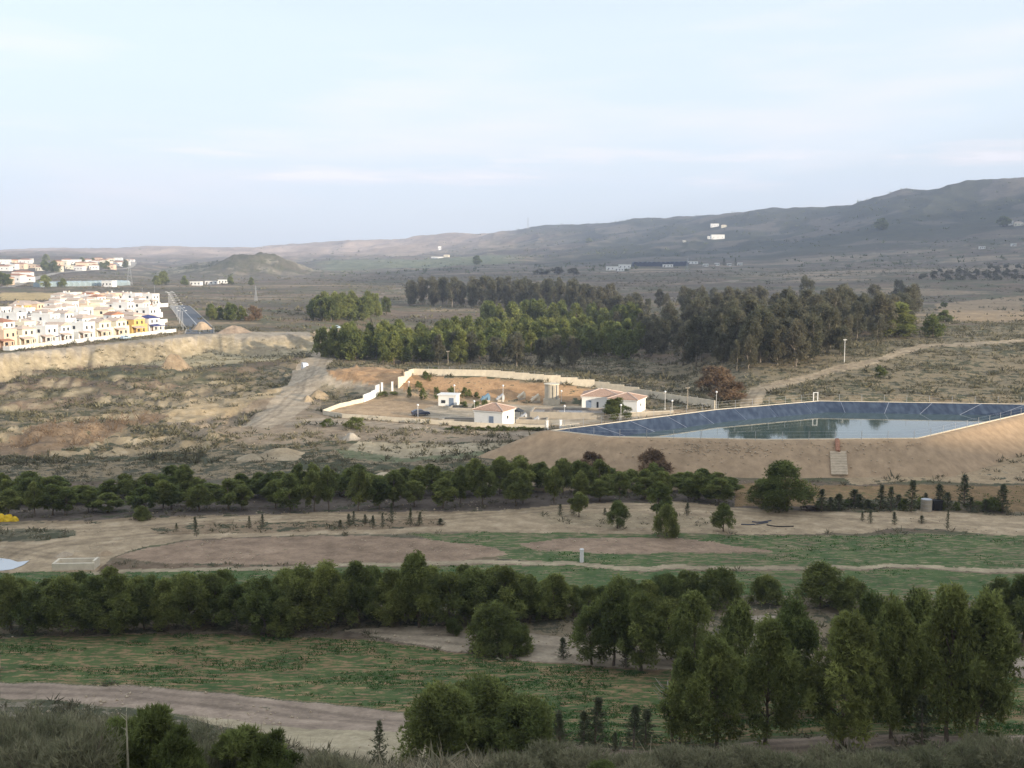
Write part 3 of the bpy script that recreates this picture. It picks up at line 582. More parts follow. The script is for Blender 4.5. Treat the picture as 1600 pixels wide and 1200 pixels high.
def fence(name, pts, zf, step, h, label, rad=0.045, wires=(0.98, 0.62, 0.25), m=M_METAL, closed=True):
    p = densify(pts, 0.5) if closed else np.asarray(pts, float)
    if not closed:
        q = []
        for a, b in zip(p[:-1], p[1:]):
            k = max(1, int(np.linalg.norm(b-a)/0.5))
            for i in range(k): q.append(a+(b-a)*i/k)
        p = np.array(q+[p[-1]])
    idx = list(range(0, len(p), int(step/0.5))); root = empty(name, (p[0][0], p[0][1], zf(*p[0])), 0, label, 'fence')
    x0, y0, z0 = root.location
    me = MB().cyl(0, 0, -0.3, h, rad, rad, 6).mesh('post', m)
    tops = []
    for i in idx:
        a, b = p[i]; z = zf(a, b); link('post', me, root, (a-x0, b-y0, z-z0)); tops.append((a-x0, b-y0, z-z0))
    mb = MB()
    if closed: tops.append(tops[0])
    for k in wires: mb.tube([(a, b, c+h*k) for a, b, c in tops], 0.012, 3)
    mb.build('wire', m, root); return root
fence('reservoir_fence', grow(rim, 1.0), lambda a, b: RIM_Z-0.05, 4.0, 1.7, 'thin post and wire fence round the crest of the reservoir')
# outlet ramp, ladder frame and rods on the bank
def slope_point(u, d):                      # d metres down the outer front slope from the crest
    e = grow(rim, d); x = atz(np.array([u]), np.array([686]), RIM_Z)[0, 0]
    k = np.argmin(np.abs(e[:, 0]-x)+(e[:, 1] > cen[1])*1e3); return np.array([e[k][0], e[k][1], RIM_Z-(d-1.6)*0.70])
def spillway():
    a = slope_point(1302, 1.8); b = slope_point(1290, 9.2); root = empty('spillway_chute', tuple(b), 0, 'pale block chute with a red pipe down the front of the embankment', 'chute')
    d = (a-b); s = np.array([1, 0, 0.0])
    for k in range(9):
        t0, t1 = 0.04+k*0.072, 0.04+k*0.072+0.066; c0, c1 = d*t0, d*t1; up = np.array([0, -0.05, 0.14]); v = []
        for c in (c0, c1):
            for sx in (-1.5, 1.5): v += [c+s*sx+up*0.4, c+s*sx+up*2.2]
        MB().add(v, [(0,2,3,1),(4,5,7,6),(1,3,7,5),(0,4,6,2),(0,1,5,4),(2,6,7,3)]).build('concrete_block', M_BANKP, root)
    MB().tube([d*0.66+(0,0,0.3), d*1.0+(0,0,0.35)], 0.42, 8).build('pipe', M_TILE, root)
M_BANKP = mat('pale_blocks', (0.50,0.40,0.28), 0.9, 0.2, 1.2)
spillway()
gx, gy = atz(np.array([1277]), np.array([627]), RIM_Z)[0]
t = empty('frame_gantry', (gx, gy+1.5, RIM_Z-0.1), 0, 'white double post frame at the far corner of the reservoir', 'frame')
for sx in (-0.5, 0.5): MB().box(sx-0.1, sx+0.1, -0.1, 0.1, 0, 2.1).build('post', M_POSTW, t)
MB().box(-0.6, 0.6, -0.08, 0.08, 1.9, 2.05).build('crossbar', M_POSTW, t)
# pale stones on the bank face
def bank_stones():
    mb = MB()
    for k in range(420):
        if k < 170: u = random.choice([1072,1085,1098,1130,1142,1150,1165,1180])+random.gauss(0, 4); d = 2.6+random.gauss(0.9, 0.7)
        else: u = random.uniform(900, 1430); d = 1.8+abs(random.gauss(0, 2.6))
        p = slope_point(u, max(1.7, min(d, 10))); r = random.uniform(0.08, 0.2)
        mb.ball(p[0]+random.uniform(-.6, .6), p[1], p[2]+0.05, r, 5, 3, 0.6)
    tagit(mb.build('stones', M_BANKP), 'pale stones scattered over the front face of the reservoir bank', 'stones', kind='stuff')
bank_stones()

# ================================================================== walled compound
def path_pts(px): return [tuple(p) for p in at(np.array([a for a, b in px]), np.array([b for a, b in px]))]
def stepped_wall(name, pts, seg, h, th, label, material, group=None, sink=0.7, cap=None):
    root = empty(name, (pts[0][0], pts[0][1], G(*pts[0])), 0, label, 'wall', group); x0, y0, z0 = root.location
    for (ax, ay), (bx, by) in zip(pts[:-1], pts[1:]):
        L_ = math.hypot(bx-ax, by-ay); k = max(1, round(L_/seg)); rz = math.atan2(by-ay, bx-ax)
        for i in range(k):
            sx, sy = ax+(bx-ax)*i/k, ay+(by-ay)*i/k; ex, ey = ax+(bx-ax)*(i+1)/k, ay+(by-ay)*(i+1)/k
            top = max(G(sx, sy), G(ex, ey))+h; bot = min(G(sx, sy), G(ex, ey))-sink
            MB().box(0, L_/k-0.012, -th/2, th/2, bot-z0, top-z0).build('wall_panel', material, root, (sx-x0, sy-y0, 0), rz)
    return root
back = [(x, y) for x, y in zip(BK_X, BK_D)]
bk = [((u-800)/FPX*d, d) for u, d in zip([645,700,760,850,930,1000,1060,1120], [302,300,298,294,292,286,275,264])]
stepped_wall('boundary_wall', bk, 4.5, 1.75, 0.25, 'cream block wall stepping down the bank behind the white buildings', M_BLOCK)
stepped_wall('boundary_wall', [bk[0]]+path_pts([(632,598),(622,607)]), 2.5, 1.8, 0.25, 'short stepped cream wall climbing from the gate to the bank top', M_BLOCK)
fr = path_pts([(505,646),(535,652),(640,660),(745,667),(852,672)])
stepped_wall('boundary_wall', fr, 6, 1.0, 0.25, 'low cream wall along the dirt track in front of the compound', M_BLOCK)
stepped_wall('boundary_wall', [fr[0]]+path_pts([(530,636),(567,628)]), 4, 1.0, 0.25, 'low cream wall turning the corner towards the white gate wall', M_BLOCK)
stepped_wall('gate_wall', path_pts([(568,628),(593,611)]), 3.2, 1.9, 0.3, 'tall white wall beside the gate posts above the track bend', M_WHITE)
fence('mesh_fence', [(x-2, y+5) for x, y in bk], G, 3.0, 2.0, 'thin grey wire fence behind the cream boundary wall', 0.04, closed=False)
def pillar(u, v, h, w, label):
    x, y = at(u, v)[0]; z = G(x, y); o = empty('gate_post', (x, y, z), 0.2, label, 'gate post')
    MB().box(-w, w, -w, w, -0.4, h).build('shaft', M_WHITE, o); MB().box(-w-0.07, w+0.07, -w-0.07, w+0.07, h, h+0.12).build('cap', M_WHITE, o)
pillar(597, 612, 2.4, 0.25, 'white gate post next to the tall white wall'); pillar(613, 610, 2.3, 0.25, 'white gate post at the foot of the stepped wall')
pillar(855, 671, 1.9, 0.25, 'white gate post at the end of the low wall by the pump house'); pillar(876, 670, 1.9, 0.25, 'white gate post next to the corner of the reservoir')
stepped_wall('boundary_wall', path_pts([(877,670),(905,667)]), 4, 0.8, 0.25, 'short cream wall between the white gate post and the reservoir', M_BLOCK)
def win(root, x, y, z, w, h, face, m=M_GLASS, name='window'):
    """an opening with its own frame on the wall face 'f' (-y), 'l' (-x) or 'r' (+x)"""
    mb = MB(); mb.box(-w/2, w/2, -0.05, 0.05, 0, h); rz = {'f': 0, 'l': -math.pi/2, 'r': math.pi/2}[face]
    o = mb.build(name, m, root, (x, y, z), rz)
    fb = MB(); fb.box(-w/2-0.09, w/2+0.09, -0.09, 0.06, -0.12, 0)
    fb.build('sill', M_WHITE, o); return o
def tiles(root, x0, x1, y0, y1, z0, h, m):
    """rows of roof ridge caps over a hip roof"""
    d = min(x1-x0, y1-y0)/2; mb = MB()
    if x1-x0 >= y1-y0: A, B = (x0+d, (y0+y1)/2, z0+h), (x1-d, (y0+y1)/2, z0+h); E = [((x0,y0,z0),A),((x0,y1,z0),A),((x1,y0,z0),B),((x1,y1,z0),B),(A,B)]
    else: A, B = ((x0+x1)/2, y0+d, z0+h), ((x0+x1)/2, y1-d, z0+h); E = [((x0,y0,z0),A),((x1,y0,z0),A),((x0,y1,z0),B),((x1,y1,z0),B),(A,B)]
    for a, b in E: mb.tube([a, b], 0.13, 5)
    mb.build('ridge_cap', m, root)
M_TILE3 = mat('sunburnt_tile', (0.43,0.28,0.20), 0.85, 0.3, 3.0, 0.5)
M_RIDGE = mat('pale_ridge_tile', (0.62,0.50,0.42), 0.85)
def hip_house(u, v, w, d, h, rz, label, openings, roof_h, group=None):
    x, y = at(u, v)[0]; z = G(x, y); root = empty('white_building', (x, y, z), rz, label, 'building', group)
    MB().box(0, w, 0, d, -0.6, h).build('wall', M_WHITE, root)
    MB().box(-0.28, w+0.28, -0.28, d+0.28, h, h+0.2).build('cornice', M_WHITE, root)
    r = MB().hip(-0.34, w+0.34, -0.34, d+0.34, h+0.36, roof_h, 0.15).build('roof', M_TILE3, root)
    tiles(r, -0.34, w+0.34, -0.34, d+0.34, h+0.36, roof_h, M_RIDGE)
    for (f, p, zz, ww, hh, kind) in openings:
        m = M_DOOR if kind == 'door' else M_GLASS
        if f == 'f': win(root, p, 0, zz, ww, hh, 'f', m, kind)
        else: win(root, w, p, zz, ww, hh, 'r', m, kind)
    return root
# the pump house by the low wall: corner towards the camera
hip_house(741, 664, 7.2, 6.2, 3.3, R(-26), 'small white hip roofed pump house just behind the low front wall', [('f',4.4,0,1.1,2.3,'door'),('r',2.6,1.6,0.7,0.7,'window')], 1.25)
hip_house(909, 640, 9.5, 8.0, 3.1, R(-9), 'white hip roofed building with a double door, attached to its twin', [('f',1.7,0,1.3,2.3,'door'),('f',3.9,0.4,0.5,1.6,'window'),('f',6.4,1.3,0.6,0.7,'window')], 1.3, 'pair of joined white buildings')
hip_house(951, 643.5, 7.2, 7.0, 3.0, R(-24), 'white hip roofed building nearer the dark bush, attached to its twin', [('f',1.0,0.4,0.5,1.6,'window'),('f',3.1,0,1.5,2.2,'door'),('r',3.0,1.5,0.7,0.6,'window')], 1.2, 'pair of joined white buildings')
x, y = at(685, 634)[0]; t = empty('flat_roof_hut', (x, y, G(x, y)), R(-12), 'small white flat roofed hut at the foot of the orange bank', 'hut')
MB().box(0, 4.6, 0, 3.6, -0.5, 2.7).build('wall', M_WHITE, t); MB().box(-0.3, 4.9, -0.3, 3.9, 2.7, 2.95).build('roof', M_WHITE, t)
win(t, 1.3, 0, 0.7, 1.1, 0.8, 'f'); win(t, 3.4, 0, 0, 1.2, 2.1, 'f', M_DOOR, 'door')
# round water tank
M_TANK = mat('pale_tank_concrete', (0.52,0.465,0.365), 0.9, 0.14, 0.9, 0.2)
x, y = at(862, 632)[0]; t = empty('water_tank', (x, y, G(x, y)), 0, 'round concrete water tank with a flat lid beside the orange bank', 'tank')
MB().cyl(0, 0, -0.6, 1.5, 2.15, 2.15, 24).build('base', M_TANK, t); MB().cyl(0, 0, 1.5, 5.2, 1.8, 1.8, 24).build('drum', M_TANK, t)
MB().cyl(0, 0, 5.2, 5.4, 2.0, 2.0, 24).build('lid', M_BLOCK, t); MB().box(1.15, 1.35, -1.6, -1.3, 0, 5.2).build('pipe_shaft', M_METAL, t)
MB().box(0.3, 0.8, -2.05, -1.6, 0, 5.0).build('pier', M_TANK, t)
lad = MB(); [lad.box(-0.9, -0.35, -1.95, -1.9, 1.5+0.4*k, 1.55+0.4*k) for k in range(8)]; lad.build('ladder', M_METAL, t)
# settling basins
def basin(u, v, w, d, h, rz, label, water=None):
    x, y = at(u, v)[0]; z = G(x, y); o = empty('settling_basin', (x, y, z), rz, label, 'basin'); th = 0.35
    for (a, b, c, e) in ((0, w, 0, th), (0, w, d-th, d), (0, th, th, d-th), (w-th, w, th, d-th)): MB().box(a, b, c, e, -0.8, h).build('wall', M_CONC, o)
    MB().box(th, w-th, th, d-th, -0.7, h-0.35).build('water_surface', water or M_SLUDGE, o)
    return o
M_SLUDGE = water_material('murky_water', (0.10,0.085,0.085), 0.15, 0.02)
basin(828, 653, 17.5, 8.5, 1.5, R(-7), 'raised concrete settling basin in front of the joined white buildings')
basin(690, 659, 8.0, 3.2, 0.6, R(-7), 'low concrete basin left of the pump house')
basin(806, 661, 7.2, 4.0, 0.9, R(-7), 'low concrete basin right of the pump house')
basin(700, 640, 14, 5, 0.5, R(-8), 'shallow concrete tray between the hut and the round tank')
MB  # walkway slabs
x, y = at(985, 651)[0]; t = empty('retaining_wall', (x, y, G(x, y)), R(15), 'pale concrete retaining wall below the joined white buildings', 'wall'); MB().box(0, 11, 0, 0.3, -0.5, 0.9).build('slab', M_CONC, t); MB().box(-0.1, 11.1, -0.1, 0.45, 0.9, 1.0).build('coping', M_BLOCK, t)
# blue screw pump and pipework
M_MACH = mat('blue_machine_paint', (0.14,0.24,0.33), 0.6, 0.2, 3)
def machine(u, v, s, m, label, name='screw_pump'):
    x, y = at(u, v)[0]; t = empty(name, (x, y, G(x, y)), 0.3, label, 'machine')
    MB().box(-1.0*s, 1.0*s, -0.5*s, 0.5*s, -0.3, 0.5*s).build('base', M_CONC, t); MB().tube([(-1.2*s, 0, 0.5*s), (0.9*s, 0, 2.0*s)], 0.45*s, 10).build('casing', m, t)
    MB().box(0.4*s, 1.1*s, -0.4*s, 0.4*s, 0.5*s, 1.7*s).build('motor_housing', m, t); MB().cyl(-0.7*s, 0.1, 0.5*s, 1.6*s, 0.3*s, 0.3*s, 10).build('hopper', m, t)
machine(759, 628, 1.0, M_MACH, 'blue screw machine standing below the orange bank')
machine(782, 627, 0.9, M_METAL, 'grey machine next to the blue screw machine'); machine(815, 624, 0.9, M_BLOCK, 'tilted cream chute machine left of the round tank', 'tilted_chute'); machine(837, 629, 1.0, M_BLOCK, 'tilted cream machine nearest the round tank', 'tilted_chute')
machine(818, 655, 0.7, M_METAL, 'small grey pump behind the pump house'); machine(838, 659, 0.6, M_METAL, 'small grey pump on the basin edge by the white gate posts')
x, y = at(808, 653)[0]; t = empty('tool_shelter', (x, y, G(x, y)), R(-20), 'small dark pitched shelter right behind the pump house', 'shelter')
for a in (-1.2, 1.2):
    for b in (-0.8, 0.8): MB().box(a-0.06, a+0.06, b-0.06, b+0.06, -0.2, 1.6).build('post', M_DARK, t)
MB().prism([(-1.5, 1.6), (1.5, 1.6), (0, 2.3)], -1.1, 1.1).build('roof', M_DARK, t)
def lamp_post(u, v, h, label, group, m=M_POSTW, glob=0.28):
    x, y = at(u, v)[0]; t = empty('lamp_post', (x, y, G(x, y)), 0, label, 'lamp post', group)
    MB().cyl(0, 0, -0.2, 0.3, 0.14, 0.12, 8).build('base', m, t); MB().cyl(0, 0, 0.3, h, 0.055, 0.045, 6).build('pole', m, t); MB().ball(0, 0, h+glob*0.8, glob, 10, 6).build('lamp_globe', M_LAMPG, t, smooth=True)
LG = 'globe lamps in the compound'
for (u, v, h, l) in [(639,619,3.6,'globe lamp at the gate end of the orange bank'),(710,625,3.6,'globe lamp on the orange bank behind the flat roofed hut'),(786,628,4.0,'globe lamp on the orange bank behind the pump house'),(653,651,2.6,'globe lamp behind the dark parked car'),(741,645,2.6,'globe lamp left of the pump house roof'),
   (882,653,2.6,'globe lamp on the front edge of the raised basin'),(877,628,2.6,'globe lamp beside the round water tank'),(970,660,3.8,'globe lamp in front of the dark round bush'),(1039,640,4.2,'globe lamp past the far end of the joined white buildings'),(1050,643,2.4,'short globe lamp at the bank end by the reservoir'),(1119,641,4.2,'globe lamp at the low end of the stepped wall'),(940,635,4.2,'globe lamp in front of the joined white buildings roof')]:
    lamp_post(u, v, h, l, LG)
def pole(u, v, h, label, m=None, r=0.11, cross=False):
    x, y = at(u, v)[0]; t = empty('utility_pole', (x, y, G(x, y)), 0.4, label, 'pole'); MB().cyl(0, 0, -0.3, h, r, r*0.7, 7).build('shaft', m or M_WPOLE, t)
    MB().box(-0.6, 0.6, -0.05, 0.05, h-0.35, h-0.22).build('crossarm', m or M_WPOLE, t)
    for sx in (-0.5, 0, 0.5): MB().cyl(sx, 0, h-0.22, h-0.05, 0.04, 0.04, 6).build('insulator', M_LAMPG, t)
M_WPOLE = mat('weathered_wood', (0.36,0.31,0.24), 0.8)
pole(1074, 640, 5.6, 'weathered wooden pole at the reservoir end of the bank'); pole(1319, 568, 7.0, 'pale pole standing at the right edge of the eucalyptus wood', M_POSTW); pole(1048, 572, 5.5, 'pale pole beside the track above the boundary wall'); pole(700, 572, 5, 'wooden pole behind the wire fence above the orange bank')

# ================================================================== vehicles
def wheelset(root, xs, y, r):
    ty = MB(); n = 14; v = []; f = []
    me = None
    for x in xs:
        for s in (-1, 1):
            t = MB(); prof = [(r*0.62,-0.1),(r*0.95,-0.11),(r,-0.06),(r,0.06),(r*0.95,0.11),(r*0.62,0.1)]
            for k in range(n):
                a = 2*math.pi*k/n
                t.v += [(p*math.cos(a), q, p*math.sin(a)) for p, q in prof]
            for k in range(n):
                for j in range(5): t.f.append((k*6+j, k*6+j+1, ((k+1) % n)*6+j+1, ((k+1) % n)*6+j))
            o = t.build('wheel', M_RUB, root, (x, s*y, r), smooth=True)
            h = MB(); h.v = [(r*0.64*math.cos(2*math.pi*k/n), sy, r*0.64*math.sin(2*math.pi*k/n)) for sy in (-0.07, 0.07) for k in range(n)]
            h.f = [tuple(range(n)), tuple(range(2*n-1, n-1, -1))]+[(k, n+k, n+(k+1) % n, (k+1) % n) for k in range(n)]
            h.build('rim', M_METAL, o)
def vehicle(name, loc, rz, prof, wdt, m, label, cat, glass, xs, r, extra=None):
    t = empty(name, loc, rz, label, cat); n = len(prof); mb = MB(); hw = wdt/2
    # body: side profile with tumblehome above the waist
    zs = [z for _, z in prof]; zt = max(zs)
    def y_at(z): return hw*(1-0.16*max(0, (z-1.0)/max(zt-1.0, 0.1)))
    v = []; 
    for s in (-1, -0.88, 0.88, 1):
        v += [(x, (s*y_at(z) if abs(s) == 1 else s*y_at(z)), z+(0.0 if abs(s) == 1 else (0.05 if z > 0.6 else 0))) for x, z in prof]
    f = [tuple(range(n)), tuple(range(4*n-1, 3*n-1, -1))]
    for q in range(3): f += [((q+1)*n+k, (q+1)*n+(k+1) % n, q*n+(k+1) % n, q*n+k) for k in range(n)]
    mb.add(v, f).build('body', m, t)
    for (kind, a) in glass:
        g = MB()
        if kind == 'side':
            for s in (-1, 1): MB().add([(x, s*(y_at(z)+0.012), z) for x, z in a], [tuple(range(len(a)))]).build('side_window', M_GLASS, t)
        else:
            (x0, z0), (x1, z1) = a; d = 0.02 if x0 > 0 else -0.02
            MB().add([(x0+d, -y_at(z0)*0.86, z0+0.02), (x0+d, y_at(z0)*0.86, z0+0.02), (x1+d, y_at(z1)*0.86, z1+0.05), (x1+d, -y_at(z1)*0.86, z1+0.05)], [(0,1,2,3)]).build(kind, M_GLASS, t)
    wheelset(t, xs, hw-0.1, r); xf = max(x for x, _ in prof); xr = min(x for x, _ in prof)
    for s in (-1, 1):
        MB().box(xf-0.08, xf+0.02, s*hw*0.72-0.17, s*hw*0.72+0.17, 0.68, 0.86).build('headlight', M_LAMPG, t); MB().box(xr-0.02, xr+0.06, s*hw*0.8-0.1, s*hw*0.8+0.1, 0.75, 1.0).build('tail_light', M_TAIL, t)
    MB().box(xf-0.1, xf+0.09, -hw*0.92, hw*0.92, 0.34, 0.58).build('bumper', M_DARK if m is not M_POSTW else M_METAL, t)
    return t
M_TAIL = mat('tail_light_red', (0.35,0.02,0.02), 0.3); M_CARB = mat('dark_blue_car_paint', (0.03,0.04,0.07), 0.3, spec=0.5); M_CARL = mat('pale_blue_car_paint', (0.40,0.52,0.62), 0.35, spec=0.5); M_VAN = mat('white_van_paint', (0.78,0.78,0.77), 0.35, spec=0.5)
VAN = [(-2.5,0.35),(2.45,0.35),(2.5,0.75),(2.35,1.05),(1.65,1.25),(1.0,2.15),(0.7,2.3),(-2.35,2.3),(-2.5,2.0)]
CAR = [(-2.1,0.35),(2.1,0.35),(2.15,0.7),(1.95,0.85),(0.95,0.98),(0.3,1.42),(-1.1,1.46),(-1.95,1.05),(-2.15,0.95)]
x, y = at(477, 579)[0]
vehicle('parked_van', (x, y, G(x, y)), math.atan2(-y, -x)+0.15, VAN, 1.95, M_VAN, 'white high roofed van on the dirt track bend', 'van', [('windscreen', ((1.58,1.32),(1.06,2.02))), ('side', [(1.4,1.3),(1.0,1.95),(0.3,1.95),(0.3,1.3)])], (1.6,-1.5), 0.34)
x, y = at(657, 649)[0]
vehicle('parked_car', (x, y, G(x, y)), R(15), CAR, 1.75, M_CARB, 'dark blue car parked inside the low front wall', 'car', [('windscreen', ((0.88,1.02),(0.36,1.37))), ('side', [(0.75,1.0),(0.25,1.37),(-1.0,1.4),(-1.6,1.05)]), ('rear_window', ((-1.85,1.12),(-1.2,1.4)))], (1.3,-1.3), 0.32)
x, y = at(524, 514)[0]
vehicle('parked_car', (x, y, G(x, y)), R(200), CAR, 1.75, M_CARL, 'pale blue car parked on the far dirt clearing left of the pine wood', 'car', [('windscreen', ((0.88,1.02),(0.36,1.37))), ('side', [(0.75,1.0),(0.25,1.37),(-1.0,1.4),(-1.6,1.05)])], (1.3,-1.3), 0.32)

# ================================================================== village
VA = np.array([0.378, 0.926]); VB = np.array([-0.926, 0.378]); V0 = np.array([-170.0, 366.0]); rzV = math.atan2(VA[1], VA[0])
_wm = {}
def window_mesh(m):
    if m.name not in _wm: _wm[m.name] = MB().box(-0.5, 0.5, -0.06, 0.05, 0, 1).mesh('window', m)
    return _wm[m.name]
def opening(root, name, x, y, z, w, h, face, m=M_GLASS):
    return link(name, window_mesh(m), root, (x, y, z), {'f': 0, 'l': -math.pi/2}[face], (w, 1, h))
def town_house(x, y, z, rz, w, d, st, wm, rm, style, label, group, awn=None):
    t = empty('town_house', (x, y, z), rz, label, 'house', group); h1 = 3.0; h = h1+ (2.8 if st == 2 else 0); fw = 2.4
    MB().box(0, w, fw, d, -2.2, h1+0.02).build('wall', wm, t)
    # porch wing with its own lean-to roof
    px = w*0.55; pr = MB()
    for cx in (0.0, px/2-0.15, px-0.3): pr.box(cx, cx+0.3, 0, 0.3, -2.2, 2.35)
    pr.box(0, px, 0, 0.3, 2.35, 2.75); pr.build('porch', wm, t)
    MB().add([(-0.15,-0.2,2.72),(px+0.1,-0.2,2.72),(px+0.1,fw+0.05,3.35),(-0.15,fw+0.05,3.35),(-0.15,-0.2,2.58),(px+0.1,-0.2,2.58),(px+0.1,fw+0.05,3.2),(-0.15,fw+0.05,3.2)], [(0,1,2,3),(7,6,5,4),(4,5,1,0),(5,6,2,1),(6,7,3,2),(7,4,0,3)]).build('porch_roof', rm, t)
    if st == 2:
        x0 = 0.0 if style % 2 else w*0.3; x1 = w*0.72 if style % 2 else w; y0 = fw+(1.2 if style < 3 else 0.0); y1 = d-0.3
        MB().box(x0+0.01, x1-0.01, y0, y1, h1+0.02, h).build('upper_wall', wm, t)
        if style in (0, 1, 3): MB().hip(x0-0.3, x1+0.3, y0-0.3, y1+0.3, h+0.1, 1.2).build('roof', rm, t)
        elif style == 2:
            xm = (x0+x1)/2; MB().prism([(x0-0.3, h), (x1+0.3, h), (x1+0.3, h+0.1), (xm, h+1.3), (x0-0.3, h+0.1)], y0-0.2, y1+0.2).build('roof', rm, t)
        else:
            p = MB(); p.box(x0-0.05, x1+0.05, y0-0.1, y0+0.1, h, h+0.7); p.box(x0-0.05, x0+0.1, y0+0.1, y1, h, h+0.7); p.box(x1-0.1, x1+0.05, y0+0.1, y1, h, h+0.7); p.build('parapet', wm, t); MB().box(x0+.1, x1-.1, y0+.1, y1, h-.02, h+.05).build('roof', M_TILE2, t)
        for kk in range(2): opening(t, 'window', x0+(x1-x0)*(0.28+0.44*kk), y0, h1+0.9, 0.8, 1.2, 'f')
        opening(t, 'window', x0+0.01, (y0+y1)/2, h1+0.9, 1.1, 1.2, 'l')
        q = MB(); (q.box(0, w, fw, fw+0.15, h1+0.02, h1+0.9).build('terrace_parapet', wm, t)) if y0 > fw+0.5 else None; q = MB()
        q.box(0.0 if x0 > 0 else x1+0.1, x0-0.05 if x0 > 0 else w, d-0.16, d-0.01, h1+0.02, h1+1.0); q.build('terrace_parapet', wm, t)
    else:
        MB().hip(-0.3, w+0.3, fw-0.3, d+0.3, h1+0.15, 1.5).build('roof', rm, t)
    opening(t, 'window', w*0.78, fw, 0.9, 1.3, 1.3, 'f'); opening(t, 'door', px*0.35, fw, 0, 1.0, 2.1, 'f', M_WOOD); opening(t, 'window', px*0.8, fw, 0.9, 1.0, 1.2, 'f')
    opening(t, 'window', 0, fw+(d-fw)*0.35, 0.9, 1.0, 1.2, 'l'); opening(t, 'window', 0, fw+(d-fw)*0.75, 0.9, 1.0, 1.2, 'l')
    g = MB(); g.box(-0.6, w+0.5, -3.2, -3.0, -2.2, 1.15); g.box(-0.6, -0.45, -3.0, 0, -2.2, 1.15); g.build('garden_wall', wm if wm in (M_CREAM, M_WHITE) else M_WHITE, t)
    if style in (1, 4): MB().box(w*0.8, w*0.8+0.6, d-1.5, d-0.8, h1, h+1.5).build('chimney', wm, t)
    if awn: MB().box(px+0.1, w, fw-1.6, fw-0.06, 2.4, 2.55).build('awning', awn, t)
    return t
CN = {'white_plaster': 'white', 'cream_plaster': 'cream', 'ochre_plaster': 'ochre', 'peach_plaster': 'peach'}
RN = {'terracotta_tile': 'terracotta roof', 'weathered_tile': 'pale tiled roof', 'blue_tile': 'dark blue tiled roof'}
nh = 0
for k in range(17):
    row = []
    for s in np.arange(-60, 420, 9.4):
        p = V0+VB*(6+k*20.0)+VA*(s+(k % 3)*3.1)
        u = 800+FPX*p[0]/p[1]; road = -135-0.335*(p[1]-458)
        if p[0] > road-13 or u < -25 or p[1] > 735: continue
        if k > 1 and 395-FPX*(G(*p)+6.5)/p[1] < np.interp(u, [0,40,70,90,110,160,215,250], [478,472,470,474,459,457,452,459]): continue
        if (k == 5 and 30 < s < 66) or (k > 4 and vnoise(p[0]/22, p[1]/22, 77) > 0.86): continue
        row.append((p, s))
    row.sort(key=lambda q: -q[0][1])
    for j, (p, s) in enumerate(row):
        r_ = random.random(); wm = M_WHITE if r_ < 0.76 else M_CREAM if r_ < 0.94 else M_PEACH if r_ < 0.99 else M_OCHRE
        rm = M_TILE if random.random() < 0.13 else M_TILE2; style = random.choice((0,1,2,3,4,4,4)); st = 2 if random.random() < 0.8 else 1; awn = None
        if k == 0 and j == 0: wm, rm, style, st, awn = M_WHITE, M_BLUE, 3, 2, M_BLUE
        if k == 0 and j == 1: wm, st = M_OCHRE, 2
        if k == 0 and j in (2, 3): wm, style = M_CREAM, 2
        if k == 0 and j == 6: awn = M_BLUE
        wdt = random.uniform(6.2, 9.2); dep = random.uniform(9, 13); p = p+VB*random.uniform(-2.5, 4.5)*(k > 0)+VA*random.uniform(-0.8, 0.8); dz_ = random.uniform(0, 1.4)*(k > 0)
        zz = max(G(*p), G(*(p+VA*5)))+0.25+dz_
        lab = f"{CN[wm.name]} {'two' if st == 2 else 'one'}-storey house, {RN[rm.name]}, {nth(j+1)} from lamp-lined road, {nth(k+1)} village row"
        town_house(p[0], p[1], zz, rzV+(random.choice((0, 0, 0, 0.12, -0.14)) if k else 0), wdt, dep, st, wm, rm, style, lab, 'houses of the white village', awn); nh += 1
print('houses', nh)
# lamp-lined road on the right of the village
def draped(name, line, wd, m, lift, kind='structure', parent=None, off=0.0, step=6.0):
    p = np.asarray(line, float); q = []
    for a, b in zip(p[:-1], p[1:]):
        n = max(1, int(np.linalg.norm(b-a)/step))
        for i in range(n): q.append(a+(b-a)*i/n)
    q = np.array(q+[p[-1]]); t = np.gradient(q, axis=0); t /= np.linalg.norm(t, axis=1)[:, None]; nrm = np.stack([-t[:, 1], t[:, 0]], -1)
    cs = np.linspace(-wd/2, wd/2, 5)+off; v = []; f = []; zc = np.array([G(*c) for c in q])
    zc = np.convolve(np.pad(zc, 2, mode='edge'), np.ones(5)/5, 'valid')
    for c, n_, z in zip(q, nrm, zc):
        for o_ in cs: w_ = c+n_*o_; v.append((w_[0], w_[1], max(z, float(G(*w_)))+lift))
    for i in range(len(q)-1):
        for j in range(4): f.append((i*5+j, i*5+j+1, (i+1)*5+j+1, (i+1)*5+j))
    o = MB().add(v, f).build(name, m, parent, smooth=True)
    if kind and not parent: o['kind'] = kind
    return o
RD = [(-126,442),(-133,468),(-183,608),(-211,692)]
road = draped('road', RD, 11, M_ASPH, 0.10)
M_MARK = mat('road_paint', (0.75,0.75,0.72), 0.6)
draped('road_marking', RD, 0.25, M_MARK, 0.16, None, road); draped('kerb', RD, 0.5, M_CONC, 0.24, None, road, 5.6); draped('kerb', RD, 0.5, M_CONC, 0.24, None, road, -5.6)
LBL = ['first from its front end']+[nth(i)+' from its front end' for i in range(2, 16)]
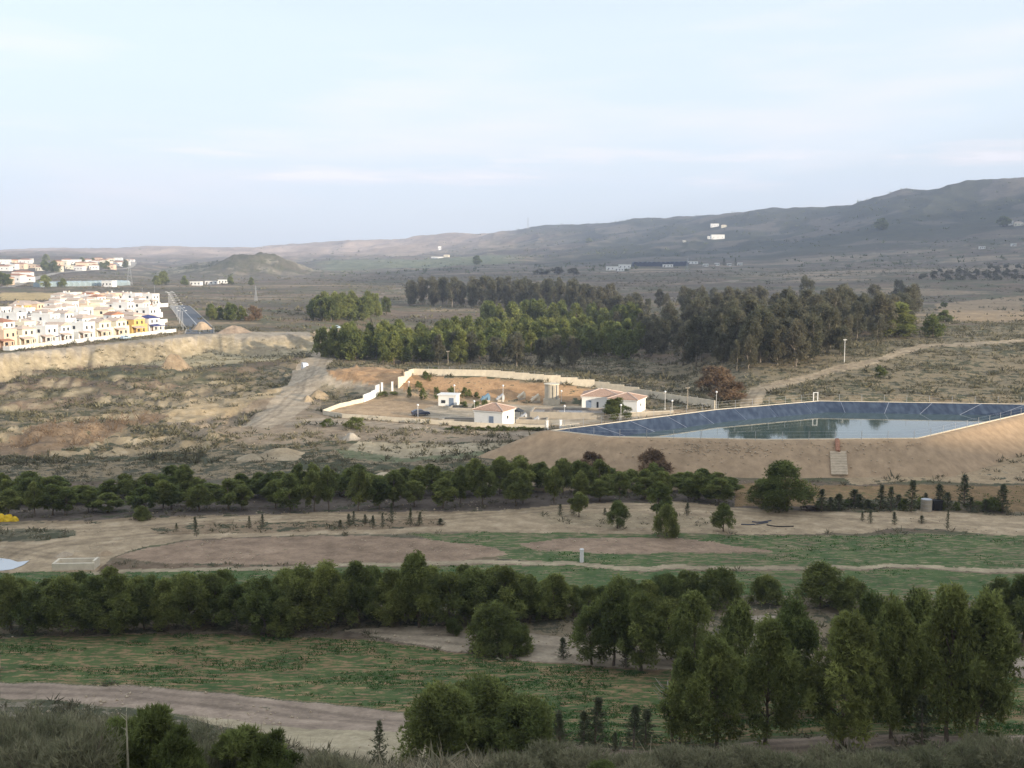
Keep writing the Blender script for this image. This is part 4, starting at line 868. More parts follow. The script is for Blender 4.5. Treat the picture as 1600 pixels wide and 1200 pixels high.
for i in range(12):
    tt = 0.04+i*0.078; a = np.array([-128.5,451]); b = np.array([-211,694]); p = a+(b-a)*tt+np.array([-6.0, -1.5])
    t = empty('street_lamp', (p[0], p[1], G(*p)), math.atan2(0.33, 0.95)+math.pi/2, 'tall pale street lamp on the village road, '+LBL[i], 'street lamp', 'street lamps along the village road')
    MB().cyl(0, 0, -0.3, 8.2, 0.13, 0.07, 8).build('pole', M_METAL, t)
    for s in (-1, 1):
        MB().tube([(0,0,7.9),(0,s*0.9,8.25),(0,s*1.5,8.3)], 0.05, 5).build('arm', M_METAL, t); MB().box(-0.12,0.12,s*1.5-0.35,s*1.5+0.35,8.26,8.42).build('lamp_head', M_LAMPG, t)
# masts above the roofs
for i, (u, vb_, hpx, l) in enumerate([(5,520,35,'thin mast at the left end of the village'),(97,510,50,'tall pale mast rising in the middle of the village'),(172,480,22,'thin mast behind the upper village houses'),(223,470,20,'thin mast behind the top village house'),(242,470,24,'thin mast by the head of the lamp-lined road')]):
    x, y = at(u, vb_)[0]; t = empty('mast', (x, y, G(x, y)), 0, l, 'mast'); h = hpx/FPX*y; MB().cyl(0,0,-1,h,0.16,0.09,6).build('shaft', M_METAL if i != 1 else M_WHITE, t); MB().box(-0.5,0.5,-0.06,0.06,h-0.5,h-0.3).build('crossbar', M_METAL, t)
x, y = at(196, 531)[0]
vehicle('parked_car', (x, y, G(x, y)+0.2), rzV, CAR, 1.75, M_CARL, 'pale car parked on the street below the cream village houses', 'car', [('windscreen', ((0.88,1.02),(0.36,1.37))), ('side', [(0.75,1.0),(0.25,1.37),(-1.0,1.4),(-1.6,1.05)])], (1.3,-1.3), 0.32)

# ================================================================== far houses
def far_house(u, v, w, d, h, rz, wm, rm, label, group=None, flat=False, z=None, n=3):
    x, y = at(u, v)[0]; zz = G(x, y); t = empty('far_house', (x, y, zz), rz, label, 'house', group)
    MB().box(-w/2, w/2, 0, d, -3, h).build('wall', wm, t)
    if flat: MB().box(-w/2-0.3, w/2+0.3, -0.3, d+0.3, h, h+0.35).build('roof', wm, t)
    else: MB().hip(-w/2-0.4, w/2+0.4, -0.4, d+0.4, h+0.2, 1.8, 0.2).build('roof', rm, t)
    for k in range(n): link('window', window_mesh(M_GLASS), t, (-w/2+w*(k+0.5)/n, 0, h*0.35), 0, (1.4, 1.5, 1.6))
    link('door', window_mesh(M_WOOD), t, (-w/2+w*0.1, 0, 0), 0, (1.2, 1.2, 2.2))
for (u, v, w, d, h, flat, l) in [(1117,351,22,14,9,True,'white block house high on the slope below the ridge'),(1131,352,14,10,6,False,'cream house beside the white block house on the high slope'),(1122,369,32,14,11,True,'large white hall on the lower slope of the hillside'),(1110,370,14,10,7,True,'grey white annex left of the large hillside hall'),
   (683,398,32,12,7,True,'long white farmhouse in front of the far green plain'),(697,398,14,10,9,False,'cream farmhouse at the end of the long white farmhouse'),(687,386,10,10,12,True,'white tower house above the long farmhouse'),(957,422,16,8,5,True,'white farmhouse left of the dark net house'),(976,420,18,9,6,True,'white farm building with a flat roof touching the dark net house'),
   (968,423,12,7,4,True,'low white shed between the two white farm buildings'),(1044,417,15,7,4,True,'long white shed in front of the dark net house'),(1082,412,16,7,4,True,'white shed at the right end of the dark net house'),(1103,415,8,6,4,True,'small white house right of the dark net house'),(1120,413,7,6,4,True,'small white house farther right of the dark net house'),(1140,413,6,6,4,True,'small white house between two dark cypresses'),(1157,412,7,5,4,True,'small white house right of the dark cypresses'),
   (1574,355,22,12,9,True,'white villa at the foot of the right hand mountain'),(1592,355,16,10,6,False,'cream villa beside the white villa under the mountain'),(1069,378,8,6,4,True,'tiny white house on the slope left of the large hall'),(1535,392,9,6,4,True,'small white house on the plain under the right hand mountain'),(1585,388,7,6,4,True,'tiny white house on the plain at the right edge'),
   (305,446,12,6,4,True,'white shed on the plain below the knoll'),(330,444,14,6,3.5,True,'long low white shed on the plain below the knoll'),(348,443,10,6,4,True,'white shed at the right end of the group below the knoll'),(167,448,12,8,6,True,'white hut at the end of the long greenhouse')]:
    x_, y_ = at(u, v)[0]; far_house(u, v, w, d, h, random.uniform(-0.3, 0.1), M_WHITE if 'cream' not in l else M_CREAM, M_TILE2, l, None, flat)
SET = [(3,423,26),(16,421,18),(30,420,20),(8,411,18),(22,410,18),(38,411,22),(52,418,18),(44,409,14),(62,423,14),(88,415,16),(98,413,20),(104,408,20),(118,411,18),(126,417,16),(134,409,16),(140,414,22),(150,411,18),(152,404,20),(163,413,22),(160,407,16),(172,405,20),(174,412,16),(184,404,22),(186,414,18),(194,411,16),(200,403,22),(205,406,14),(110,420,18),(122,422,16),(146,421,14),(170,420,16),(92,425,12),(33,436,24),(20,442,18),(8,446,14),(40,441,14),(14,436,12)]
for i, (u, v, w) in enumerate(sorted(SET)):
    r_ = random.random(); wm = M_WHITE if r_ < 0.5 else M_PEACH if r_ < 0.8 else M_CREAM; flat = random.random() < 0.4
    far_house(u, v, w*random.uniform(0.8, 1.1), 10, random.uniform(5.5, 8.5), random.uniform(-0.3, 0.3), wm, M_TILE, f"{CN[wm.name]} {'flat-roofed' if flat else 'tile-roofed'} house, {nth(i+1)} from the left in the distant hill settlement", 'distant hill settlement', flat)
# dark net house and greenhouse
def tunnels(u0, v0, u1, v1, n, d, h, m, name, label, cat):
    p = at(np.array([u0, u1]), np.array([v0, v1])); a, b = p; t = empty(name, (a[0], a[1], G(*a)), 0, label, cat)
    prof = [(math.cos(q)*0.5, math.sin(q)) for q in np.linspace(0, math.pi, 9)]
    for k in range(n):
        c = a+(b-a)*(k+0.5)/n; w = np.linalg.norm(b-a)/n; v = [(x*w, 0, max(0, z)*h*0.5+(h*0.5)) for x, z in prof]; v = [(-w/2, 0, -2)]+v[::-1]+[(w/2, 0, -2)]
        MB().prism([(q[0], q[2]) for q in v], 0, d).build('span', m, t, (c[0]-a[0], c[1]-a[1], G(*c)-t.location.z), 0)
M_NET = mat('dark_blue_net', (0.04,0.055,0.09), 0.8); M_PLAS = mat('greenhouse_plastic', (0.36,0.44,0.46), 0.5, 0.1, 0.05)
tunnels(990, 417, 1075, 414, 12, 26, 7, M_NET, 'net_house', 'long dark blue net house on the far plain', 'greenhouse')
tunnels(52, 449, 190, 446, 16, 26, 5, M_PLAS, 'greenhouse', 'long pale plastic greenhouse below the hill settlement', 'greenhouse')
# far road up to the settlement
draped('far_road', [tuple(q) for q in at(np.array([10,40,66,88,110,150,188,204,210]), np.array([450,441,432,427,425,422,420,416,406]))], 12, M_CONC, 0.5, step=20)
def pylon(u, v, hpx, label):
    x, y = at(u, v)[0]; h = hpx/FPX*y; t = empty('pylon', (x, y, G(x, y)-1), 0.5, label, 'pylon'); b = h*0.09; r = max(0.10, y*0.00006); lat = MB()
    for sx in (-1, 1):
        for sy in (-1, 1): MB().tube([(sx*b, sy*b, 0), (sx*b*0.25, sy*b*0.25, h*0.7), (0, 0, h)], r, 4).build('leg', M_METAL, t)
    for k in range(7):
        z0, z1 = h*0.7*k/7, h*0.7*(k+1)/7; w0, w1 = b*(1-0.75*k/7), b*(1-0.75*(k+1)/7)
        for sy in (-1, 1): lat.tube([(-w0, sy*w0, z0), (w1, sy*w1, z1)], r*0.6, 3); lat.tube([(w0, sy*w0, z0), (-w1, sy*w1, z1)], r*0.6, 3)
    lat.build('lattice', M_METAL, t)
    for z in (0.72, 0.82, 0.92): MB().tube([(-h*0.12, 0, h*z), (0, 0, h*z+h*0.02), (h*0.12, 0, h*z)], r*0.8, 4).build('crossarm', M_METAL, t)
pylon(203, 446, 46, 'tall lattice pylon on the plain behind the village'); pylon(825, 357, 19, 'lattice pylon on the ridge line above the wood'); pylon(933, 347, 13, 'smaller lattice pylon farther up the ridge line'); pylon(1074, 424, 26, 'lattice pylon on the plain by the dark net house'); pylon(400, 470, 26, 'slim lattice pylon right of the village road')

# ================================================================== things on the valley floor
x, y = at(909, 878)[0]; t = empty('marker_post', (x, y, G(x, y)), 0, 'thick white concrete post standing alone in the green field', 'post')
MB().cyl(0, 0, -0.3, 1.62, 0.25, 0.25, 16).build('shaft', M_POSTW, t, smooth=False); MB().cyl(0, 0, 1.62, 1.74, 0.29, 0.27, 16).build('cap', M_POSTW, t)
x, y = at(82, 891)[0]; t = empty('water_trough', (x, y, G(x, y)), R(3), 'open concrete trough at the edge of the green field', 'trough')
for (a, b, c, d, hh) in ((0,5.2,-0.14,0.16,0.72),(0,5.2,1.9,2.2,0.78),(0,0.3,0.16,1.9,0.74),(4.9,5.2,0.16,1.9,0.95)): MB().box(a,b,c,d,-0.4,hh+0.15).build('wall', M_BLOCK, t)
MB().box(0.16, 5.04, 0.16, 1.9, -0.3, 0.1).build('floor', M_CONC, t)
M_POND = water_material('pale_pond_water', (0.55,0.57,0.58), 0.25, 0.08)
pp = wpoly([(-30,884),(-10,872),(15,875),(28,879),(46,877),(36,884),(20,890),(5,892),(-20,893)], 6); pz = max(G(*q) for q in pp)+0.03
pd = MB().add([(a, b, pz) for a, b in pp], [tuple(range(len(pp)))]).build('pond_water', M_POND); pd['kind'] = 'structure'
# yellow heap
def lump(name, loc, sx, sy, sz, m, seed, label, cat, group=None, n=26, mm=12, rough=0.35, flat=False):
    v = []; f = []
    for i in range(mm+1):
        for k in range(n):
            a = 2*math.pi*k/n; t = math.pi*0.5*i/mm; d = np.array([math.sin(t)*math.cos(a), math.sin(t)*math.sin(a), math.cos(t)])
            q = 1+rough*(float(fbm(np.array([d[0]*2.2+seed]), np.array([d[1]*2.2+d[2]*1.5]), 500+seed, 4)[0])-0.5)*2
            v.append((d[0]*sx*q, d[1]*sy*q, d[2]*sz*q-(0.25 if i == mm else 0)))
    for i in range(mm):
        for k in range(n): f.append((i*n+k, (i+1)*n+k, (i+1)*n+(k+1) % n, i*n+(k+1) % n))
    o = MB().add(v, f).build(name, m, None, loc, 0, smooth=not flat); return tagit(o, label, cat, group)
M_YEL = mat('yellow_plastic', (0.75,0.50,0.02), 0.45, 0.08, 2); 
x, y = at(8, 814)[0]; t = empty('yellow_inflatable', (x, y, G(x, y)), 0, 'bright yellow plastic heap lying by the dirt road under the pines', 'plastic heap')
for i, (a, b, s) in enumerate([(-0.9,0,1.0),(0.35,0.1,0.85),(1.5,0,0.6)]): o = lump('fold', (a, b, 0), 1.0*s, 0.8*s, 1.15*s, M_YEL, i+3, None, None, rough=0.3); o.parent = t
# drums, dark crate, logs, brushwood
x, y = at(1447, 798)[0]; t = empty('storage_drum', (x, y, G(x, y)), 0, 'big grey ribbed drum beside the young conifers', 'drum')
for k in range(3): MB().cyl(0, 0, k*0.62-0.1 if k == 0 else k*0.62, k*0.62+0.58, 0.85, 0.85, 20).build('ring', M_CONC, t); MB().cyl(0, 0, k*0.62+0.58, k*0.62+0.62, 0.8, 0.8, 20).build('joint', M_METAL, t)
x, y = at(1463, 797)[0]; t = empty('plastic_crate', (x, y, G(x, y)), 0.1, 'black box crate standing against the grey ribbed drum', 'crate')
MB().box(-0.7, 0.7, -0.6, 0.6, 0.1, 1.5).build('box', M_RUB, t); MB().box(-0.76, 0.76, -0.66, 0.66, 1.5, 1.62).build('lid', M_RUB, t); [MB().box(sx-0.1, sx+0.1, -0.55, 0.55, -0.2, 0.1).build('skid', M_WOOD, t) for sx in (-0.5, 0.5)]
M_LOG = mat('dark_bark', (0.09,0.07,0.06), 0.9, 0.3, 2)
def log_pile(u, v, n, L_, label, spread):
    x, y = at(u, v)[0]; t = empty('log_pile', (x, y, G(x, y)), 0.1, label, 'log pile')
    for k in range(n):
        r = random.uniform(0.09, 0.17); a = random.gauss(0, 0.25); cx = random.uniform(-spread, spread); cz = 0.1+abs(random.gauss(0, 0.28)); cy = random.uniform(-0.6, 0.6); l = L_*random.uniform(0.6, 1.1)
        MB().tube([(cx-l/2*math.cos(a), cy-l/2*math.sin(a), cz), (cx, cy, cz+random.uniform(0, 0.08)), (cx+l/2*math.cos(a), cy+l/2*math.sin(a), cz+random.uniform(-0.08, 0.1))], [r, r*0.9, r*0.75], 7).build('log', M_LOG, t)
log_pile(1400, 792, 26, 3.0, 'long dark pile of logs left of the grey ribbed drum', 1.6); log_pile(1275, 797, 22, 2.2, 'heap of dark branches at the foot of the big round pine', 1.5)
for (u0, v0, u1, v1, m, l) in [(1158,820,1200,818,M_CARB,'dark blue plastic hose lying on the pale dirt track'),(1198,821,1240,824,M_RUB,'black hose lying on the pale dirt track'),(1175,816,1205,815,M_CARB,'short blue hose lying behind the longer hoses')]:
    p = at(np.linspace(u0, u1, 9), np.linspace(v0, v1, 9)+np.sin(np.linspace(0, 4, 9))*1.2, True); tagit(MB().tube([(a, b, G(a, b)+0.1) for a, b in p], 0.08, 6).build('hose', m), l, 'hose')
# earth mounds
def mound_mesh(name, u, v, wpx, hpx, col, label, seed, stretch=1.0):
    x, y = at(u, v)[0]; w_ = wpx/FPX*y/2; h_ = hpx/FPX*y; n, mm = 36, 14; V = []; f = []; z0 = G(x, y)
    T_, A_ = np.meshgrid(np.arange(mm+1)/mm, 2*np.pi*np.arange(n)/n, indexing='ij'); T_ = T_.ravel(); A_ = A_.ravel()
    rr = T_*(1+0.7*(fbm(np.cos(A_)*1.5+seed, np.sin(A_)*1.5, 610, 3)-0.5)); px = np.cos(A_)*w_*rr; py = np.sin(A_)*w_*rr*stretch
    q = (0.5+0.5*np.cos(np.pi*np.clip(T_*0.97+0.03, 0, 1)))**0.8*(0.7+0.6*fbm(px/2.2+seed*9, py/2.2, 620, 4))*h_
    V = list(zip(px, py, ground(x+px, y+py)-z0+q-0.3*(T_ > 0.99)))
    for i in range(mm):
        for k in range(n): f.append((i*n+k, (i+1)*n+k, (i+1)*n+(k+1) % n, i*n+(k+1) % n))
    me = MB().add(V, f).mesh(name, M_GROUND, True)
    for an, c in (('tint', col), ('cover', (0.08, 0, 0.2))):
        ca = me.attributes.new(an, 'FLOAT_COLOR', 'POINT'); ca.data.foreach_set('color', np.tile([*c, 1.0], len(V)))
    tagit(link(name, me, None, (x, y, z0)), label, 'mound')
for i, a in enumerate([(437,712,82,13,(0.42,0.33,0.215),'tan earth mound with a pointed top on the scrub slope'),(392,716,56,7,(0.40,0.32,0.21),'low tan earth mound left of the pointed mound'),(272,573,52,27,(0.34,0.255,0.165),'orange spoil cone tipped down the bank below the village'),(548,686,34,10,(0.36,0.32,0.26),'grey gravel heap between two green bushes and the track'),
    (497,622,40,12,(0.42,0.32,0.20),'tan spoil heap inside the bend of the dirt track'),(480,627,22,8,(0.42,0.33,0.22),'small stony heap at the edge of the dirt track bend'),(365,520,54,10,(0.33,0.25,0.18),'reddish spoil heap at the end of the village road'),(316,515,34,12,(0.42,0.32,0.22),'pale spoil heap beside the village road end'),(600,745,40,8,(0.46,0.37,0.25),'pale low mound behind the pine row'),(165,866,28,7,(0.46,0.34,0.22),'orange clod heap on the bend of the field track'),(100,868,28,6,(0.45,0.36,0.26),'pale clod heap above the concrete trough')]):
    mound_mesh('dirt_mound', *a, i)

# ================================================================== plants
def leaf_material(name, c0, c1, trans=0.48):
    m = bpy.data.materials.new(name); m.use_nodes = True; t = m.node_tree; t.nodes.clear(); L = t.links.new
    at_ = t.nodes.new('ShaderNodeAttribute'); at_.attribute_name = 'shade'; sp = t.nodes.new('ShaderNodeSeparateColor'); L(at_.outputs['Color'], sp.inputs[0])
    oi = t.nodes.new('ShaderNodeObjectInfo'); ad = t.nodes.new('ShaderNodeMath'); ad.operation = 'MULTIPLY_ADD'; ad.inputs[1].default_value = 0.5; L(oi.outputs['Random'], ad.inputs[0])
    md = t.nodes.new('ShaderNodeMath'); md.operation = 'MULTIPLY'; md.inputs[1].default_value = 0.5; L(sp.outputs[1], md.inputs[0]); L(md.outputs[0], ad.inputs[2])
    mx = t.nodes.new('ShaderNodeMix'); mx.data_type = 'RGBA'; mx.inputs['A'].default_value = (*c0, 1); mx.inputs['B'].default_value = (*c1, 1); L(ad.outputs[0], mx.inputs['Factor'])
    ml = t.nodes.new('ShaderNodeMix'); ml.data_type = 'RGBA'; ml.blend_type = 'MULTIPLY'; ml.inputs['Factor'].default_value = 1; L(mx.outputs['Result'], ml.inputs['A']); L(sp.outputs[0], ml.inputs['B'])
    d = t.nodes.new('ShaderNodeBsdfDiffuse'); tr = t.nodes.new('ShaderNodeBsdfTranslucent'); s = t.nodes.new('ShaderNodeMixShader'); s.inputs[0].default_value = trans; o = t.nodes.new('ShaderNodeOutputMaterial')
    L(ml.outputs['Result'], d.inputs[0]); L(ml.outputs['Result'], tr.inputs[0]); L(d.outputs[0], s.inputs[1]); L(tr.outputs[0], s.inputs[2]); L(s.outputs[0], o.inputs[0]); return m
M_PINE = leaf_material('pine_needles', (0.130,0.170,0.062), (0.330,0.340,0.108))
M_EUC = leaf_material('eucalyptus_leaves', (0.135,0.145,0.092), (0.230,0.205,0.135))
M_CON = leaf_material('conifer_needles', (0.120,0.140,0.078), (0.190,0.195,0.110))
M_SHR = leaf_material('grey_green_shrub', (0.165,0.175,0.095), (0.330,0.300,0.190))
M_BUSH = leaf_material('green_bush', (0.120,0.155,0.052), (0.230,0.250,0.082))
M_RUST = leaf_material('rusty_shrub', (0.235,0.160,0.098), (0.310,0.222,0.140))
M_SCR = leaf_material('scrub', (0.115,0.108,0.068), (0.200,0.182,0.115), 0.15)
M_CROP = leaf_material('young_crop_leaves', (0.050,0.110,0.030), (0.095,0.165,0.045))
M_BARK = mat('pine_bark', (0.20,0.155,0.115), 0.95, 0.3, 3, 0.4); M_BARKP = mat('pale_eucalyptus_bark', (0.27,0.23,0.18), 0.9, 0.25, 2, 0.3); M_DEAD = mat('bleached_dead_wood', (0.42,0.37,0.31), 0.9, 0.2, 3)
def np_mesh(name, V, F, m, shade=None, smooth=False):
    me = bpy.data.meshes.new(name); V = np.asarray(V, np.float32); F = np.asarray(F, np.int32); k = F.shape[1]
    me.vertices.add(len(V)); me.vertices.foreach_set('co', V.ravel()); me.loops.add(F.size); me.loops.foreach_set('vertex_index', F.ravel()); me.polygons.add(len(F)); me.polygons.foreach_set('loop_start', np.arange(0, F.size, k, dtype=np.int32))
    me.update(calc_edges=True); me.materials.append(m)
    if shade is not None:
        ca = me.attributes.new('shade', 'FLOAT_COLOR', 'POINT'); q = np.ones((len(V), 4), np.float32); q[:, :shade.shape[1]] = shade; ca.data.foreach_set('color', q.ravel())
    return me
def unit(a): return a/np.maximum(np.linalg.norm(a, axis=-1, keepdims=True), 1e-9)
def blades(pos, axis, ln, wd, k, rg, spread=0.8, shade=None):
    """k slim triangles from each point, fanned about its axis"""
    n = len(pos); P = np.repeat(pos, k, 0); A = np.repeat(axis, k, 0)+rg.normal(0, spread, (n*k, 3)); A = unit(A)
    L_ = (np.repeat(np.broadcast_to(ln, n), k)*rg.uniform(0.6, 1.25, n*k))[:, None]; W = np.repeat(np.broadcast_to(wd, n), k)[:, None]*rg.uniform(0.7, 1.3, (n*k, 1))
    S = unit(np.cross(A, rg.normal(0, 1, (n*k, 3)))); V = np.empty((n*k, 3, 3)); V[:, 0] = P-S*W/2; V[:, 1] = P+S*W/2; V[:, 2] = P+A*L_
    F = np.arange(n*k*3).reshape(-1, 3); sh = np.repeat(shade, k*3, 0) if shade is not None else None
    return V.reshape(-1, 3), F, sh
def clump_crown(rg, H, base, Rw, ncl, prof, tufts, ln, wd, k, spread=0.75, crad=(0.17, 0.31), upb=0.35, sz=0.75):
    t = rg.uniform(0, 1, ncl)**0.85; z = base+(H-base)*t*0.94; rr = Rw*prof(t); a = rg.uniform(0, 2*np.pi, ncl); q = np.sqrt(rg.uniform(0.1, 1, ncl))
    ctr = np.stack([np.cos(a)*rr*q, np.sin(a)*rr*q, z], -1); rad = Rw*rg.uniform(*crad, ncl)
    i = rg.choice(ncl, tufts, p=(rad**2)/(rad**2).sum()); d = unit(rg.normal(0, 1, (tufts, 3))+np.array([0, 0, upb])); f = (0.5+0.85*rg.uniform(0, 1, tufts)**1.3)[:, None]
    pos = ctr[i]+d*rad[i][:, None]*f*np.array([1, 1, sz]); cs = rg.uniform(0.65, 1.3, ncl); ch = rg.uniform(0, 1, ncl)
    sh = np.stack([cs[i]*rg.uniform(0.75, 1.25, tufts), np.clip(ch[i]*0.6+rg.uniform(0, 0.4, tufts), 0, 1)], -1)
    ax = unit(d*1.0+np.array([0, 0, 0.35])); return blades(pos, ax, ln, wd, k, rg, spread, sh), ctr
def trunk_mesh(name, rg, H, r, ctr, m, lean=0.05, limbs=8, top=0.8, n=7):
    mb = MB(); k = 7; bx, by = rg.normal(0, lean*H, 2); pts = []
    for j in range(k): s = j/(k-1); pts.append((bx*s*s+rg.normal(0, 0.01*H)*(s > 0), by*s*s+rg.normal(0, 0.01*H)*(s > 0), -0.4+s*(H*top+0.4)))
    mb.tube(pts, [r*(1.25 if j == 0 else 1-0.75*j/(k-1)) for j in range(k)], n)
    for c in ctr[rg.permutation(len(ctr))[:limbs]]:
        s = np.clip((c[2]/(H*top))*0.72, 0.2, 0.95); j = s*(k-1); a = np.array(pts[int(j)]); b = np.array(pts[min(int(j)+1, k-1)]); p = a+(b-a)*(j-int(j)); mid = (p+c)/2+np.array([0, 0, 0.03*H])
        mb.tube([p, mid, c], [r*0.42, r*0.28, r*0.1], 5)
    return mb.mesh(name, m, True)
P_PINE = lambda t: np.clip(np.sin(np.pi*(0.10+0.84*t)**0.75), 0.05, 1)
P_CONE = lambda t: np.clip(1.02-t, 0.03, 1)
P_EUC = lambda t: np.clip(0.45+0.9*np.sin(np.pi*t**0.8)*0.6, 0.1, 1)
P_DOME = lambda t: np.sqrt(np.clip(1-t*t, 0.02, 1))
KIT = {}
def kit(kind, n, H, base, Rw, ncl, prof, tufts, ln, wd, k, m, bark, r, **kw):
    out = []; lim = kw.pop('limbs', 8); lean = kw.pop('lean', 0.04); top = kw.pop('top', 0.8)
    for s in range(n):
        rg = np.random.default_rng(abs(hash(kind)) % 1000+s*13 if False else sum(map(ord, kind))*7+s*13)
        b_ = base*rg.uniform(0.75, 1.25); (V, F, sh), ctr = clump_crown(rg, H, b_*H, Rw*rg.uniform(0.88, 1.12), ncl, prof, tufts, ln, wd, k, **kw)
        out.append((np_mesh('crown', V, F, m, sh), trunk_mesh('trunk', rg, H, r, ctr, bark, lean, lim, top)))
    KIT[kind] = (out, H, Rw)
kit('near_pine', 8, 9.0, 0.13, 2.75, 74, P_PINE, 6600, 0.30, 0.085, 6, M_PINE, M_BARK, 0.17, limbs=14, crad=(0.13, 0.27), sz=1.3, upb=0.15)
kit('round_pine', 4, 6.0, 0.03, 3.0, 80, P_DOME, 6400, 0.32, 0.09, 6, M_PINE, M_BARK, 0.16, limbs=12, crad=(0.12, 0.27), sz=1.2)
kit('mid_pine', 10, 6.5, 0.29, 1.95, 40, P_PINE, 2800, 0.34, 0.12, 5, M_PINE, M_BARK, 0.13, limbs=9, crad=(0.14, 0.30), sz=1.25, upb=0.15)
kit('far_pine', 6, 9.0, 0.10, 2.9, 30, P_PINE, 1400, 0.75, 0.26, 4, M_PINE, M_BARK, 0.18, limbs=5, crad=(0.15, 0.32), sz=1.2)
kit('eucalyptus', 9, 18.0, 0.14, 4.6, 54, P_EUC, 2300, 0.85, 0.24, 4, M_EUC, M_BARKP, 0.30, limbs=10, lean=0.06, crad=(0.13, 0.28), upb=0.2, sz=1.25)
def conifers(n=7, H=4.5, Rw=0.95):
    out = []
    for s in range(n):
        rg = np.random.default_rng(1700+s); P_, A_, S_ = [], [], []; mb = MB(); mb.tube([(0,0,-0.3),(rg.normal(0,.04),rg.normal(0,.04),H*0.5),(rg.normal(0,.06),rg.normal(0,.06),H*0.98)], [0.07,0.045,0.01], 6)
        for lv in np.linspace(0.05, 0.97, 17):
            nb = rg.integers(3, 7); off = rg.uniform(0, 6.28)
            for j in range(nb):
                a = off+6.283*j/nb+rg.normal(0, 0.2); ln = Rw*(1.03-lv)*rg.uniform(0.35, 1.3)+0.06; el = rg.uniform(0.35, 0.8); dr = np.array([math.cos(a), math.sin(a), el]); q = rg.uniform(0.15, 1, 11)**0.8
                P_.append(np.array([0, 0, lv*H])[None]+dr[None]*ln*q[:, None]+rg.normal(0, 0.04, (11, 3))); A_.append(np.tile(dr, (11, 1))); S_.append(np.stack([np.full(11, rg.uniform(0.75, 1.25)), np.full(11, rg.uniform(0, 1))], -1))
                mb.tube([(0, 0, lv*H), tuple(np.array([0, 0, lv*H])+dr*ln*0.9)], [0.018, 0.006], 3)
        V, F, sh = blades(np.concatenate(P_), unit(np.concatenate(A_)), 0.20, 0.05, 4, rg, 0.7, np.concatenate(S_)); out.append((np_mesh('crown', V, F, M_CON, sh), mb.mesh('trunk', M_BARK)))
    KIT['conifer'] = (out, H, Rw)
conifers()
kit('leafy_bush', 4, 3.2, 0.02, 1.9, 34, P_DOME, 3400, 0.30, 0.075, 5, M_BUSH, M_BARK, 0.06, limbs=16, upb=0.8)
kit('small_bush', 4, 1.6, 0.0, 1.2, 16, P_DOME, 520, 0.28, 0.08, 4, M_BUSH, M_BARK, 0.04, limbs=6)
kit('rust_bush', 3, 3.0, 0.02, 2.2, 24, P_DOME, 900, 0.42, 0.11, 4, M_RUST, M_BARK, 0.06, limbs=8)
kit('olive', 3, 4.0, 0.12, 2.2, 14, P_DOME, 300, 0.8, 0.3, 4, M_EUC, M_BARK, 0.15, limbs=4)
def broom(n, H, Rw, cnt, m, kind):
    out = []
    for s in range(n):
        rg = np.random.default_rng(900+s+len(kind)); a = rg.uniform(0, 2*np.pi, cnt); q = np.sqrt(rg.uniform(0, 1, cnt)); d = np.stack([np.cos(a)*q*0.95, np.sin(a)*q*0.95, rg.uniform(0.55, 1.0, cnt)], -1); d = unit(d)
        lump_ = 1+0.45*(fbm(np.cos(a)*1.6+s*3, np.sin(a)*1.6+d[:, 2]*2, 171, 3)-0.5)*2; st = np.stack([np.cos(a)*q*Rw*0.25, np.sin(a)*q*Rw*0.25, np.zeros(cnt)], -1)+d*(rg.uniform(0.05, 1.0, cnt)**0.6*0.85*lump_)[:, None]*H
        sh = np.stack([rg.uniform(0.7, 1.25, cnt), rg.uniform(0, 1, cnt)], -1); V, F, sh = blades(st, d, H*0.2, 0.05, 3, rg, 0.65, sh)
        mb = MB()
        for j in range(7): aa = rg.uniform(0, 6.28); mb.tube([(0, 0, -0.2), (math.cos(aa)*Rw*0.3, math.sin(aa)*Rw*0.3, H*0.4), (math.cos(aa)*Rw*0.55, math.sin(aa)*Rw*0.55, H*0.75)], [0.035, 0.025, 0.012], 4)
        out.append((np_mesh('crown', V, F, m, sh), mb.mesh('stem', M_BARK)))
    KIT[kind] = (out, H, Rw)
broom(6, 1.9, 1.7, 1500, M_SHR, 'broom')
_cnt = {}
def plant(kind, x, y, z, h, w=None, label='', cat='tree', group=None, name='pine_tree', tr='trunk', lean=0.0):
    out, H, Rw = KIT[kind]; i = _cnt.get(kind, random.randrange(99)); _cnt[kind] = i+1+random.randrange(2); cr, tk = out[i % len(out)]
    s = h/H; sx = s*random.uniform(0.9, 1.15) if w is None else (w/2)/Rw
    o = empty(name, (x, y, z), random.uniform(0, 6.28), label, cat, group, (sx, sx, s)); o.rotation_euler = (random.gauss(0, 0.035), random.gauss(0, 0.035), o.rotation_euler[2])
    link('crown', cr, o); link(tr, tk, o); return o
def plants_px(kind, L_, labf, cat='tree', group=None, name='pine_tree', tr='trunk', vary=0.15):
    """L_: (u, v_base, v_top, width px or None)"""
    L_ = sorted(L_, key=lambda q: q[0]); P = at(np.array([q[0] for q in L_], float), np.array([q[1] for q in L_], float)); Z = ground(P[:, 0], P[:, 1])
    for i, (q, p, z) in enumerate(zip(L_, P, Z)):
        h = (q[1]-q[2])/FPX*p[1]*1.05*random.uniform(1-vary, 1+vary*0.7); w_ = q[3]/FPX*p[1] if len(q) > 3 and q[3] else None
        plant(kind, p[0], p[1], z, h, w_, labf(i, q), cat, group, name, tr)

